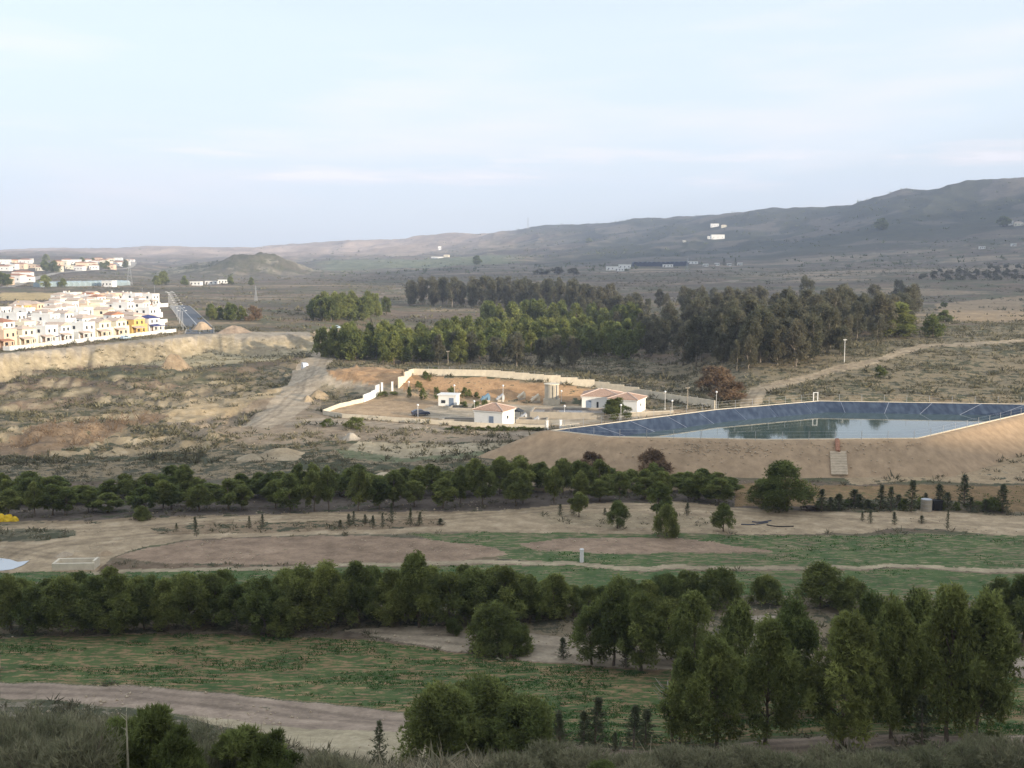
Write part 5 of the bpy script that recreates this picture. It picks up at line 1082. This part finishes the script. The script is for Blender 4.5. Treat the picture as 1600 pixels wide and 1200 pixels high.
# ---- the row of pines across the valley floor, above the patchy field
row = [(18,985,902,70),(55,990,908,62),(95,992,896,78),(150,988,893,80),(190,990,898,72),(225,984,918,52),(262,985,905,66),(300,985,900,66),(332,978,884,74),(372,986,905,66),(415,990,905,72),(440,994,935,48),(470,982,893,76),(512,982,888,78),(560,978,885,80),(610,978,898,64),(655,980,874,80),(700,980,885,74),(745,976,884,76),(788,975,884,74),(828,972,890,66),(865,965,905,64),(895,962,918,48),(918,958,912,50),(946,960,915,52),(982,958,908,54),(1012,956,912,48)]
plants_px('near_pine', row, lambda i, q: f'dark green pine, {nth(i+1)} from the left in the row behind the patchy field', group='pine row behind the patchy field')
row2 = [(35,962,895,55),(75,965,900,60),(120,965,898,60),(170,962,890,60),(215,962,900,55),(285,962,892,60),(350,960,895,60),(395,962,898,60),(450,962,895,60),(490,960,898,60),(535,962,892,60),(585,960,892,60),(635,960,888,60),(680,960,886,60),(725,958,888,60),(770,955,890,60),(812,955,893,60),(850,950,900,55),(240,965,905,50),(320,962,890,60)]
plants_px('near_pine', row2, lambda i, q: f'dark green pine in the rear line, {nth(i+1)} from the left, behind the patchy field', group='pine row behind the patchy field')
# ---- the loose grove on the right
grove = [('near_pine',925,1038,948,70,'slim trunked pine at the left end of the grove beside the grey clearing'),('near_pine',958,1040,905,75,'second pine of the grove, standing on the grey clearing edge'),('near_pine',1002,1048,925,88,'broad pine with a straight bare trunk on the grey clearing'),('near_pine',1048,1030,935,72,'pine with a yellowish crown right of the broad clearing pine'),('near_pine',1085,1060,930,80,'tall pale green pine between the clearing and the dark group'),('round_pine',1040,950,898,60,'rounded pine at the green field edge above the clearing pines'),('round_pine',1075,945,895,55,'rounded pine at the green field edge, second from its left'),
 ('round_pine',1122,948,890,72,'large rounded pine at the green field edge left of the grey scrub'),('round_pine',1195,945,902,50,'small rounded pine at the green field edge right of the grey scrub'),('near_pine',1282,950,880,78,'tall crowned pine standing out against the green field'),('round_pine',1330,955,905,55,'low pine at the right foot of the tall crowned pine'),
 ('near_pine',1062,1160,1005,80,'thin crowned pine with a bleached bare trunk below the clearing'),('near_pine',1120,1165,985,105,'dark dense pine left of the biggest pines'),('near_pine',1150,1120,945,90,'pine with a feathery crown behind the dark dense pine'),('near_pine',1195,1160,965,105,'dark pine at the left of the biggest pines'),('near_pine',1235,1110,930,90,'pine behind the biggest foreground pine, on its left'),('near_pine',1315,1170,950,140,'biggest foreground pine with two stout trunks by the grey track'),('near_pine',1360,1120,925,95,'tall pine directly behind the biggest foreground pine'),
 ('near_pine',1392,1158,935,105,'slender pine right of the biggest foreground pine'),('near_pine',1430,1120,928,95,'pine in the gap of the dark right hand group'),('near_pine',1480,1160,925,115,'heavy pine in the right hand group above the scrub'),('near_pine',1525,1155,925,120,'broad pine with a leaning side at the right end of the group'),('near_pine',1560,1010,905,80,'pine behind the group at the right edge, left one'),('near_pine',1598,1015,900,80,'pine cut by the right edge of the picture'),('near_pine',1480,1040,915,70,'pine showing its top behind the right hand group'),
 ('round_pine',690,1195,1075,125,'low round pine, left half of the big dark clump by the track'),('round_pine',748,1190,1060,150,'tallest round pine of the big dark clump by the track'),('round_pine',815,1195,1090,110,'round pine at the right end of the big dark clump'),('round_pine',770,1018,945,80,'round low pine on the grey clearing'),('round_pine',805,1020,975,60,'smaller low pine leaning against the round clearing pine'),('leafy_bush',708,992,968,30,'small dark round bush left of the round clearing pine'),
 ('conifer',930,1168,1083,55,'dark pointed young conifer beside the big dark clump'),('conifer',912,1168,1105,40,'short young conifer touching the taller pointed one'),('conifer',875,1172,1105,48,'olive young conifer at the right foot of the dark clump'),('conifer',990,1165,1098,50,'dark young conifer left of the thin crowned pine'),('conifer',1008,1160,1105,50,'dark young conifer touching the bare trunk of the thin pine'),('conifer',592,1206,1128,36,'single pointed young conifer standing in the pale verge'),('conifer',880,1030,995,26,'scraggy sapling at the left of the clearing pines'),('conifer',978,1045,1005,22,'sapling between the trunks of the clearing pines'),('conifer',1440,1168,1085,55,'brownish young conifer under the right hand group'),('conifer',1350,1150,1105,34,'small pale sapling before the biggest pine trunks'),('conifer',962,1170,1140,20,'tiny conifer between the two dark young conifers')]
P = at(np.array([g[1] for g in grove], float), np.array([g[2] for g in grove], float)); Z = ground(P[:, 0], P[:, 1])
for g, p, z in zip(grove, P, Z):
    con = g[0] == 'conifer'; bush = 'bush' in g[0]
    plant(g[0], p[0], p[1], z, (g[2]-g[3])/FPX*p[1]*1.05, g[4]/FPX*p[1], g[5], 'bush' if bush else 'tree', 'grove right of the patchy field', 'bush' if bush else 'conifer_tree' if con else 'pine_tree')
# bare bleached trunk
x, y = at(1045, 1155)[0]; t = empty('dead_tree', (x, y, G(x, y)), 0, 'bleached bare dead tree in front of the thin crowned pine', 'tree')
mb = MB(); mb.tube([(0.3,0,-0.3),(0.1,0,1.5),(-0.1,0,3),(-0.15,0,4.6)], [0.12,0.10,0.08,0.04], 7); mb.build('trunk', M_DEAD, t, smooth=True); mb = MB()
for k in range(9): a = random.uniform(0, 6.28); z = 1.6+k*0.3; mb.tube([(0, 0, z), (math.cos(a)*0.7, math.sin(a)*0.7, z+0.35), (math.cos(a)*1.2, math.sin(a)*1.2, z+0.9)], [0.045,0.03,0.012], 5)
mb.build('branches', M_DEAD, t, smooth=True)
# ---- the pine belt along the dirt road
TOPU = [0,60,130,230,290,340,420,470,540,600,660,730,790,850,910,950,1000,1060,1110,1150]; TOPV = [745,742,755,740,735,752,735,730,728,735,730,728,720,722,713,735,728,735,730,740]
def belt(n, vb, off, jit, u0=-8, u1=1150):
    L_ = []
    for i in range(n):
        u = u0+(u1-u0)*(i+0.5)/n+random.uniform(-jit, jit); b = float(np.interp(u, [0, 300, 700, 1000, 1150], vb))+random.uniform(-3, 3); tp = float(np.interp(u, TOPU, TOPV))+off+random.uniform(-7, 9); L_.append((u, b, tp, random.uniform(30, 50)))
    return L_
plants_px('mid_pine', belt(34, [805, 797, 793, 782, 786], 13, 14), lambda i, q: f'pine, {nth(i+1)} from the left in the front line of the belt along the dirt road', group='pine belt along the dirt road')
plants_px('mid_pine', belt(36, [788, 780, 776, 768, 772], 3, 9), lambda i, q: f'pine, {nth(i+1)} from the left in the middle line of the belt along the dirt road', group='pine belt along the dirt road')
plants_px('mid_pine', belt(32, [776, 770, 764, 758, 760], 2, 9), lambda i, q: f'pine, {nth(i+1)} from the left in the rear line of the belt along the dirt road', group='pine belt along the dirt road')
single = [('near_pine',1228,798,724,84,'big round pine standing apart at the right end of the belt'),('near_pine',1190,795,752,46,'smaller pine touching the big round pine at the belt end'),('near_pine',965,826,783,36,'young pine with a thin trunk in front of the belt'),('round_pine',1041,838,790,36,'dense dark young pine lowest on the bare slope'),('mid_pine',1026,812,755,46,'pine standing behind the dense dark young pine'),('near_pine',1130,830,788,36,'lone young pine on the bare dirt right of the others'),('mid_pine',905,808,770,30,'slim pine at the front edge of the belt above the bare slope'),('conifer',875,806,788,14,'small sapling on the bare slope, left of a pair'),('conifer',896,804,786,14,'small sapling on the bare slope, right of a pair'),('conifer',1073,806,785,14,'small sapling between the dense young pine and the lone young pine'),('conifer',945,805,794,10,'tiny sapling behind the young pine with a thin trunk'),('conifer',307,838,808,14,'lone dark sapling in the scrub strip along the dirt road'),('conifer',276,828,817,8,'tiny sapling left of the lone dark sapling'),('conifer',390,826,806,10,'sapling right of the lone dark sapling in the scrub strip'),('conifer',410,825,803,12,'sapling at the middle of the scrub strip'),
 ('round_pine',222,812,792,26,'small bright green pine in front of the dark belt'),('conifer',1567,802,757,34,'tall dark pointed conifer at the right end of the sapling line'),('conifer',1480,828,797,10,'thin sapling on the track below the black crate'),('conifer',1360,818,798,12,'thin sapling on the track, second from its left'),('conifer',1347,814,800,10,'thin sapling on the track, leftmost of three'),('conifer',1398,820,800,14,'scraggy sapling on the track under the log pile'),('conifer',1440,818,806,16,'low sapling on the track under the grey drum')]
P = at(np.array([g[1] for g in single], float), np.array([g[2] for g in single], float)); Z = ground(P[:, 0], P[:, 1])
for g, p, z in zip(single, P, Z): plant(g[0], p[0], p[1], z, (g[2]-g[3])/FPX*p[1]*1.05, g[4]/FPX*p[1], g[5], 'tree', None, 'conifer_tree' if g[0] == 'conifer' else 'pine_tree')
L_ = [(u+random.uniform(-4, 4), 797+random.uniform(-7, 3), 797-hh*random.uniform(0.6, 0.95), ww*1.35) for u, hh, ww in [(1285,36,20),(1298,28,18),(1312,40,26),(1330,36,30),(1345,30,22),(1358,26,20),(1372,42,20),(1388,40,18),(1402,36,20),(1424,60,24),(1446,38,14),(1466,46,24),(1484,46,22),(1504,54,26),(1518,30,18),(1540,24,16),(1552,22,14)]]
plants_px('conifer', L_, lambda i, q: f'young conifer, {nth(i+1)} from the left in the line behind the drum and log pile', group='line of young conifers', name='conifer_tree')
ub = [(u+random.uniform(-5, 5), 796+random.uniform(-6, 4), 796-random.uniform(8, 20), random.uniform(14, 28)) for u in np.linspace(1280, 1555, 18)]
plants_px('small_bush', ub, lambda i, q: f'low dark bush, {nth(i+1)} from the left among the line of young conifers', cat='bush', group='bushes among the young conifers', name='bush', tr='stem')
sap = [(u, 822+random.uniform(-6, 4), 0, 0) for u in np.array([531, 546, 552, 571, 583, 598, 612, 641, 655, 688])]; sap = [(u, v, v-random.uniform(9, 30), random.uniform(9, 20)) for u, v, _, _ in sap]
plants_px('conifer', sap, lambda i, q: f'small sapling, {nth(i+1)} from the left in the scrub strip before the pine belt', group='saplings in the scrub strip', name='conifer_tree')
# ---- woods behind the compound
def fill(poly, n, gap):
    p = np.array(poly, float); lo, hi = p.min(0), p.max(0); got = []; tries = 0
    while len(got) < n and tries < 60000:
        tries += 1; q = (random.uniform(lo[0], hi[0]), random.uniform(lo[1], hi[1]))
        if not inpoly(p, np.array([q[0]]), np.array([q[1]]))[0]: continue
        if any(abs(q[0]-g[0]) < gap and abs(q[1]-g[1]) < gap*0.28 for g in got): continue
        got.append(q)
    return got
def wood(kind, poly, n, gap, h0, h1, label, group, name, wr=None):
    g = fill(poly, n, gap); P = at(np.array([q[0] for q in g]), np.array([q[1] for q in g])); Z = ground(P[:, 0], P[:, 1])
    od = np.argsort(P[:, 0]/P[:, 1]); cut = np.quantile(P[:, 1], [0.34, 0.67]); num = [0, 0, 0]
    for i in od:
        p, z = P[i], Z[i]; b_ = int((p[1] > cut).sum()); num[b_] += 1
        h = random.uniform(h0, h1); plant(kind, p[0], p[1], z, h, None if wr is None else h*random.uniform(*wr), f'{label}, {nth(num[b_])} from left, {("front edge", "middle", "rear")[b_]}', 'tree', group, name)
wood('far_pine', [(486,556),(520,562),(600,569),(720,570),(790,560),(850,554),(980,562),(1005,545),(930,526),(760,530),(650,538),(545,545)], 92, 15, 7.5, 11, 'dark green pine in the wood behind the compound', 'pine wood behind the compound', 'pine_tree', (0.6, 0.75))
wood('far_pine', [(480,499),(520,503),(565,503),(610,492),(598,488),(500,490)], 26, 10, 8, 12, 'green pine in the small wood left of the eucalyptuses', 'small far pine wood', 'pine_tree', (0.6, 0.75))
wood('far_pine', [(325,500),(382,501),(380,496),(330,495)], 8, 9, 5, 7.5, 'green pine in the low clump right of the village', 'low pine clump by the village', 'pine_tree', (0.7, 0.9))
wood('far_pine', [(750,512),(1000,518),(1000,510),(760,505)], 24, 14, 9, 13, 'green pine between the pine wood and the eucalyptuses', 'rear pines of the wood', 'pine_tree', (0.6, 0.75))
wood('eucalyptus', [(640,478),(640,470),(760,468),(900,478),(960,492),(900,494),(780,484)], 52, 11, 15, 21, 'grey eucalyptus in the far left tall wood', 'far left eucalyptuses', 'eucalyptus_tree', (0.45, 0.6))
wood('eucalyptus', [(900,500),(960,485),(1100,480),(1300,488),(1430,492),(1410,520),(1330,552),(1250,572),(1160,582),(1080,574),(1010,560),(1000,530)], 165, 13, 8.5, 16, 'grey green eucalyptus in the main tall wood', 'main eucalyptus wood', 'eucalyptus_tree', (0.45, 0.62))
wood('eucalyptus', [(640,568),(700,574),(900,578),(920,572),(760,566)], 9, 20, 8, 11, 'brownish young eucalyptus before the pine wood', 'young eucalyptuses at the wood edge', 'eucalyptus_tree', (0.5, 0.65))
for (k, u, v, h, w_, l, nm) in [('eucalyptus',1262,487,21,10,'tallest eucalyptus, rising above the wood with a leaning top','eucalyptus_tree'),('eucalyptus',1402,480,19,9,'tall open eucalyptus with a ragged top right of the wood','eucalyptus_tree'),('far_pine',1400,527,11,15,'broad dark tree at the right end of the eucalyptus wood','pine_tree'),('far_pine',1457,528,7.5,6.5,'small dark round tree right of the broad dark tree','pine_tree'),('far_pine',1478,504,5,7,'green round tree by the bare slope at the right','pine_tree'),('small_bush',1474,482,4,6,'small green bush above the green round tree','bush'),('far_pine',1375,590,3.2,3.4,'lone green bush pine on the slope behind the reservoir','pine_tree'),('rust_bush',1118,610,6.5,11,'big rust brown bush above the end of the stepped wall','bush'),('rust_bush',1142,625,4.5,10,'lower rust brown bush beside the dirt track','bush'),('rust_bush',396,501,7,9,'reddish brown bare tree next to the low pine clump','bush'),
   ('leafy_bush',964,655,4.6,6.6,'dark round bush in front of the joined white buildings','bush'),('rust_bush',1020,742,4.2,7,'rust brown bush behind the pine belt at the embankment foot','bush'),('rust_bush',925,738,3.6,6,'dull rust brown bush left of the other by the embankment foot','bush'),('rust_bush',1420,724,5.0,8,'brown green bush at the corner of the embankment','bush'),('rust_bush',1395,726,3.2,5,'grey brown bush left of the embankment corner bush','bush'),('small_bush',1337,716,0.9,1.6,'small green tuft on the embankment near its foot','bush'),('small_bush',1136,717,1.0,1.8,'dark tuft low on the embankment front','bush'),('small_bush',513,666,1.6,3.2,'small green bush on the bare ground, left of a pair','bush'),('small_bush',556,668,2.3,5.2,'long green bush on the bare ground, right of a pair','bush'),
   ('far_pine',745,411,16,22,'dark tree alone on the far green plain','pine_tree'),('olive',846,428,9,16,'dark tree, leftmost of four on the far plain behind the wood','olive_tree'),('olive',869,428,9,20,'dark tree, second of four on the far plain behind the wood','olive_tree'),('olive',896,431,9,16,'dark tree, third of four on the far plain behind the wood','olive_tree'),('olive',894,425,7,12,'small dark tree, rear one of four on the far plain','olive_tree'),('conifer',1131,413,12,8,'dark cypress left of the small far white house','conifer_tree'),('conifer',1149,413,13,6,'dark cypress right of the small far white house','conifer_tree'),('far_pine',1377,363,22,26,'dark tree above the pale quarry on the mountain foot','pine_tree'),('far_pine',1568,357,18,26,'dark tree left of the white villa under the mountain','pine_tree'),('far_pine',920,374,16,24,'dark tree on the slope under the ridge','pine_tree')]:
    x, y = at(u, v)[0]; plant(k, x, y, G(x, y), h, w_, l, 'bush' if nm == 'bush' else 'tree', None, nm, 'stem' if nm == 'bush' else 'trunk')
orch = [(u+random.uniform(-4, 4), v, 0, 0) for v, us in ((421, range(1545, 1602, 14)), (428, range(1468, 1602, 15)), (433, range(1445, 1602, 16)), (438, range(1440, 1602, 20))) for u in us]
P = at(np.array([o[0] for o in orch]), np.array([o[1] for o in orch])); Z = ground(P[:, 0], P[:, 1])
rn_ = {421: 'farthest', 428: 'third', 433: 'second', 438: 'nearest'}; on_ = {}
for o_, p, z in zip(orch, P, Z):
    on_[o_[1]] = on_.get(o_[1], 0)+1; plant('olive', p[0], p[1], z, random.uniform(4.5, 6), random.uniform(6, 9), f'small rounded orchard tree, {nth(on_[o_[1]])} from the left in the {rn_[o_[1]]} orchard row', 'tree', 'orchard on the far plain', 'olive_tree')
# trees among the houses of the settlement
for i, (u, v, h) in enumerate([(71,425,14),(85,426,16),(69,418,12),(167,421,16),(196,417,14),(128,410,12),(158,417,10),(3,447,14),(12,447,12),(72,404,14),(120,416,9),(145,408,10),(255,445,14),(245,446,10),(290,446,10),(360,445,9),(393,446,8),(98,448,8),(70,450,12)]):
    x, y = at(u, v)[0]; plant('far_pine', x, y, G(x, y), h, h*0.9, f'dark tree, {nth(i+1)} of those among the distant hill settlement and greenhouse', 'tree', 'trees by the distant settlement', 'pine_tree')
# yard planting in the compound
yard = [(640,620,606,9),(662,624,607,12),(682,622,604,12),(705,621,606,14),(728,622,605,16),(745,622,612,10),(655,607,597,12),(668,594,584,12),(680,583,575,12),(598,618,611,16),(616,617,611,16),(745,640,626,14),(757,636,627,14),(725,636,628,16),(748,660,650,16),(665,590,580,10)]
plants_px('small_bush', yard, lambda i, q: f'green yard shrub, {nth(i+1)} from the left inside the walled compound', cat='bush', group='shrubs in the compound yard', name='bush', tr='stem')
L_ = [(u, 672+random.uniform(-1, 1.5), 667+random.uniform(-1, 1.5), random.uniform(8, 14)) for u in np.linspace(700, 850, 20)]
plants_px('small_bush', L_, lambda i, q: f'low hedge shrub, {nth(i+1)} from the left at the foot of the low front wall', cat='bush', group='hedge along the low front wall', name='bush', tr='stem')
# ---- foreground shrubs on the near slope
fb = [('broom',25,1190,1090,120),('broom',75,1205,1105,120),('broom',110,1165,1098,100),('broom',145,1200,1110,120),('broom',0,1230,1120,130),('broom',60,1240,1140,140),('broom',130,1245,1140,140),('broom',330,1235,1150,110),('broom',190,1180,1105,100),('broom',290,1190,1120,110),('broom',500,1240,1170,100),('broom',560,1250,1185,90),('broom',860,1215,1160,90),('broom',920,1220,1165,100),('broom',985,1225,1165,100),('broom',1050,1215,1158,100),('broom',1110,1220,1165,100),('broom',1170,1215,1160,90),('broom',1230,1225,1168,100),('broom',1300,1220,1165,100),('broom',1380,1225,1168,100),('broom',1450,1220,1160,100),('broom',1520,1215,1155,100),('broom',1580,1220,1150,110),('broom',1540,1195,1145,80),('broom',800,1235,1180,100),('broom',1000,1240,1185,110),('broom',1340,1240,1185,110),
  ('leafy_bush',200,1220,1100,110),('leafy_bush',245,1240,1085,120),('leafy_bush',280,1245,1120,100),('leafy_bush',385,1235,1118,120),('leafy_bush',430,1240,1128,90),('leafy_bush',945,1235,1185,70),('leafy_bush',1555,1180,1140,50)]
wordsz = {'broom': 'grey green broom shrub', 'leafy_bush': 'dark green leafy bush'}
fb.sort(key=lambda q: q[1]); cnt = {}
P = at(np.array([g[1] for g in fb], float), np.array([g[2] for g in fb], float)); Z = ground(P[:, 0], P[:, 1])
for g, p, z in zip(fb, P, Z):
    cnt[g[0]] = cnt.get(g[0], 0)+1
    plant(g[0], p[0], p[1], z, (g[2]-g[3])/FPX*p[1]*(0.86 if g[0] == 'leafy_bush' else 1.0), g[4]/FPX*p[1], f'{wordsz[g[0]]}, {nth(cnt[g[0]])} from the left along the bottom slope', 'bush', 'shrubs on the near slope', 'bush', 'stem')
M_STALK = mat('dry_stalk', (0.46,0.41,0.29), 0.8)
for (u, v, du, hp, l) in [(239,1240,2,110,'tall dry upright flower stalk standing in the leafy bush'),(425,1225,45,75,'dry leaning flower stalk beside the right leafy bush')]:
    x, y = at(u, v)[0]; h = hp/FPX*y; t = empty('flower_stalk', (x, y-2.5, G(x, y-2.5)), 0, l, 'stalk'); dx = du/FPX*y
    MB().tube([(0,0,-0.3),(dx*0.5,0,h*0.55),(dx,0,h*1.15)], [0.05,0.04,0.015], 6).build('stem', M_STALK, t); mb = MB()
    for k in range(8): s = 0.6+0.06*k; a = random.uniform(0, 6.28); mb.tube([(dx*s, 0, h*1.15*s), (dx*s+math.cos(a)*0.22, math.sin(a)*0.22, h*1.15*s+0.2)], [0.012, 0.006], 3)
    mb.build('side_twigs', M_STALK, t)
# ---- scattered low scrub (nobody could count it)
def scatter(name, n, y0, y1, sel, hgt, rad, k, ln, wd, m, label, cat, seed, pw=1.0):
    rg = np.random.default_rng(seed); out = []
    yy = (y0**pw+(y1**pw-y0**pw)*rg.uniform(0, 1, n))**(1/pw); xx = rg.uniform(-0.50, 0.50, n)*yy
    z = ground(xx, yy); col, cov, reg = soil(xx, yy, z); w_ = sel(xx, yy, z, cov, reg); kp = rg.uniform(0, 1, n) < w_; xx, yy, z = xx[kp], yy[kp], z[kp]; n = len(xx)
    s = rg.lognormal(0, 0.35, n)*(1+0.0*yy); H = hgt*s; Q = rad*s; nb = k
    a = rg.uniform(0, 2*np.pi, (n, nb)); q = np.sqrt(rg.uniform(0, 1, (n, nb))); e = rg.uniform(0.1, 1, (n, nb))
    pos = np.stack([xx[:, None]+np.cos(a)*q*Q[:, None]*0.8, yy[:, None]+np.sin(a)*q*Q[:, None]*0.8, z[:, None]+(1-q*q)*H[:, None]*0.6*e-0.05], -1).reshape(-1, 3)
    ax = unit(np.stack([np.cos(a)*q, np.sin(a)*q, 0.6+0*a], -1).reshape(-1, 3)); sc = np.repeat(s, nb)
    sb = rg.uniform(0.75, 1.25, n); sh = np.stack([np.repeat(sb, nb)*rg.uniform(0.8, 1.2, n*nb), np.repeat(rg.uniform(0, 1, n), nb)], -1)
    V, F, sh = blades(pos, ax, ln*sc, wd*sc, 1, rg, 0.35, sh); print(name, n, len(F))
    tagit(link(name, np_mesh(name, V, F, m, sh)), label, cat, kind='stuff')
nat = np.array([0]+[1 if w_[0] == 'ground' else 0 for w_ in WREG]); nat[0] = 1
cl = lambda x, y, sx, sd: ss(0.42, 0.60, fbm(x/sx, y/sx, sd, 3))
scatter('scrub', 16000, 52, 215, lambda x, y, z, c, r: nat[r]*c[:, 0]*(0.25+0.75*cl(x, y, 7, 301))*1.1, 0.55, 0.50, 16, 0.42, 0.10, M_SCR, 'low grey green scrub over the valley floor and near slopes', 'scrub', 11)
scatter('scrub', 52000, 205, 480, lambda x, y, z, c, r: (nat[r]*c[:, 0]*(0.15+0.85*cl(x, y, 11, 305))*1.2)*(z > -43), 0.7, 0.75, 11, 0.6, 0.22, M_SCR, 'grey scrub dotting the eroded slopes round the compound', 'scrub', 12)
scatter('scrub', 26000, 480, 1500, lambda x, y, z, c, r: nat[r]*c[:, 0]*(0.05+0.95*cl(x, y, 45, 309))*0.9, 1.1, 1.3, 8, 1.1, 0.55, M_SCR, 'dark scrub dotting the far plain', 'scrub', 13, 1.3)
M_STRAW = leaf_material('dry_straw', (0.30,0.25,0.16), (0.46,0.40,0.28), 0.3)
scatter('dry_grass', 9000, 50, 84, lambda x, y, z, c, r: nat[r]*(0.2+0.8*cl(x, y, 5, 331))*0.8, 0.55, 0.22, 12, 0.5, 0.022, M_STRAW, 'dry pale grass tufts on the near slope', 'dry grass', 19)
scatter('maquis', 14000, 1500, 4600, lambda x, y, z, c, r: c[:, 0]*(0.1+0.9*cl(x, y, 130, 313))*(0.35+0.65*ss(-0.2, 0.1, x/y)), 2.6, 3.2, 7, 3.0, 1.6, M_CON, 'dark bushes dotting the mountain slopes', 'scrub', 14, 1.2)
scatter('reeds', 5000, 225, 330, lambda x, y, z, c, r: np.array([0]+[1.0 if w_[0] == 'dry_riverbed' else 0 for w_ in WREG])[r], 1.7, 0.6, 14, 1.0, 0.10, M_RUST, 'rust brown reeds filling the dry riverbed', 'reeds', 15)
cf = np.array([0]+[w_[4] if w_[0] == 'crop_field' else 0 for w_ in WREG])
scatter('young_crop', 170000, 76, 125, lambda x, y, z, c, r: cf[r]*ss(0.42, 0.60, fbm(x/5.5, y/1.9, 321, 4)), 0.10, 0.22, 6, 0.12, 0.055, M_CROP, 'patchy young green crop in the brown foreground field', 'crop', 16)
scatter('weeds', 60000, 125, 200, lambda x, y, z, c, r: cf[r]*ss(0.42, 0.58, fbm(x/9, y/4, 325, 4)), 0.09, 0.32, 5, 0.13, 0.09, M_CROP, 'short green growth over the valley fields', 'crop', 17)

def pebbles(n, y0, y1, seed):
    rg = np.random.default_rng(seed); yy = rg.uniform(y0, y1, n); xx = rg.uniform(-0.5, 0.5, n)*yy; z = ground(xx, yy); col, cov, reg = soil(xx, yy, z)
    ok = np.array([0.4]+[0.0 if w_[0] == 'crop_field' else 0.9 for w_ in WREG])[reg]*ss(0.45, 0.62, fbm(xx/7, yy/7, 351, 3)); kp = rg.uniform(0, 1, n) < ok; xx, yy, z = xx[kp], yy[kp], z[kp]; n = len(xx)
    o8 = np.array([(1,0,0),(0,1,0),(-1,0,0),(0,-1,0),(0,0,0.7),(0,0,-0.5)], float); f8 = np.array([(0,1,4),(1,2,4),(2,3,4),(3,0,4),(1,0,5),(2,1,5),(3,2,5),(0,3,5)])
    s = np.minimum(rg.lognormal(-2.3, 0.4, n), 0.2); V = o8[None]*s[:, None, None]*rg.uniform(0.6, 1.4, (n, 6, 3)); V[:, :, 0] += xx[:, None]; V[:, :, 1] += yy[:, None]; V[:, :, 2] += z[:, None]+s[:, None]*0.2
    F = (np.arange(n)[:, None, None]*6+f8[None]).reshape(-1, 3); tagit(link('stones', np_mesh('stones', V.reshape(-1, 3), F, M_BANKP)), 'pale stones strewn over the tracks and bare ground of the valley', 'stones', kind='stuff')
pebbles(22000, 74, 330, 61)

# ================================================================== air
hz = MB().box(-7700, 7700, -7700, 7700, -480, 480).build('haze', None); hz['kind'] = 'stuff'; tagit(hz, 'thin pale blue evening haze over the whole valley', 'haze')
hm = bpy.data.materials.new('haze_air'); hm.use_nodes = True; t = hm.node_tree; t.nodes.clear()
pv = t.nodes.new('ShaderNodeVolumePrincipled'); pv.inputs['Color'].default_value = (0.67,0.775,1.0,1); pv.inputs['Density'].default_value = 0.00014; pv.inputs['Anisotropy'].default_value = 0.1
mo = t.nodes.new('ShaderNodeOutputMaterial'); t.links.new(pv.outputs[0], mo.inputs['Volume']); hz.data.materials.append(hm)
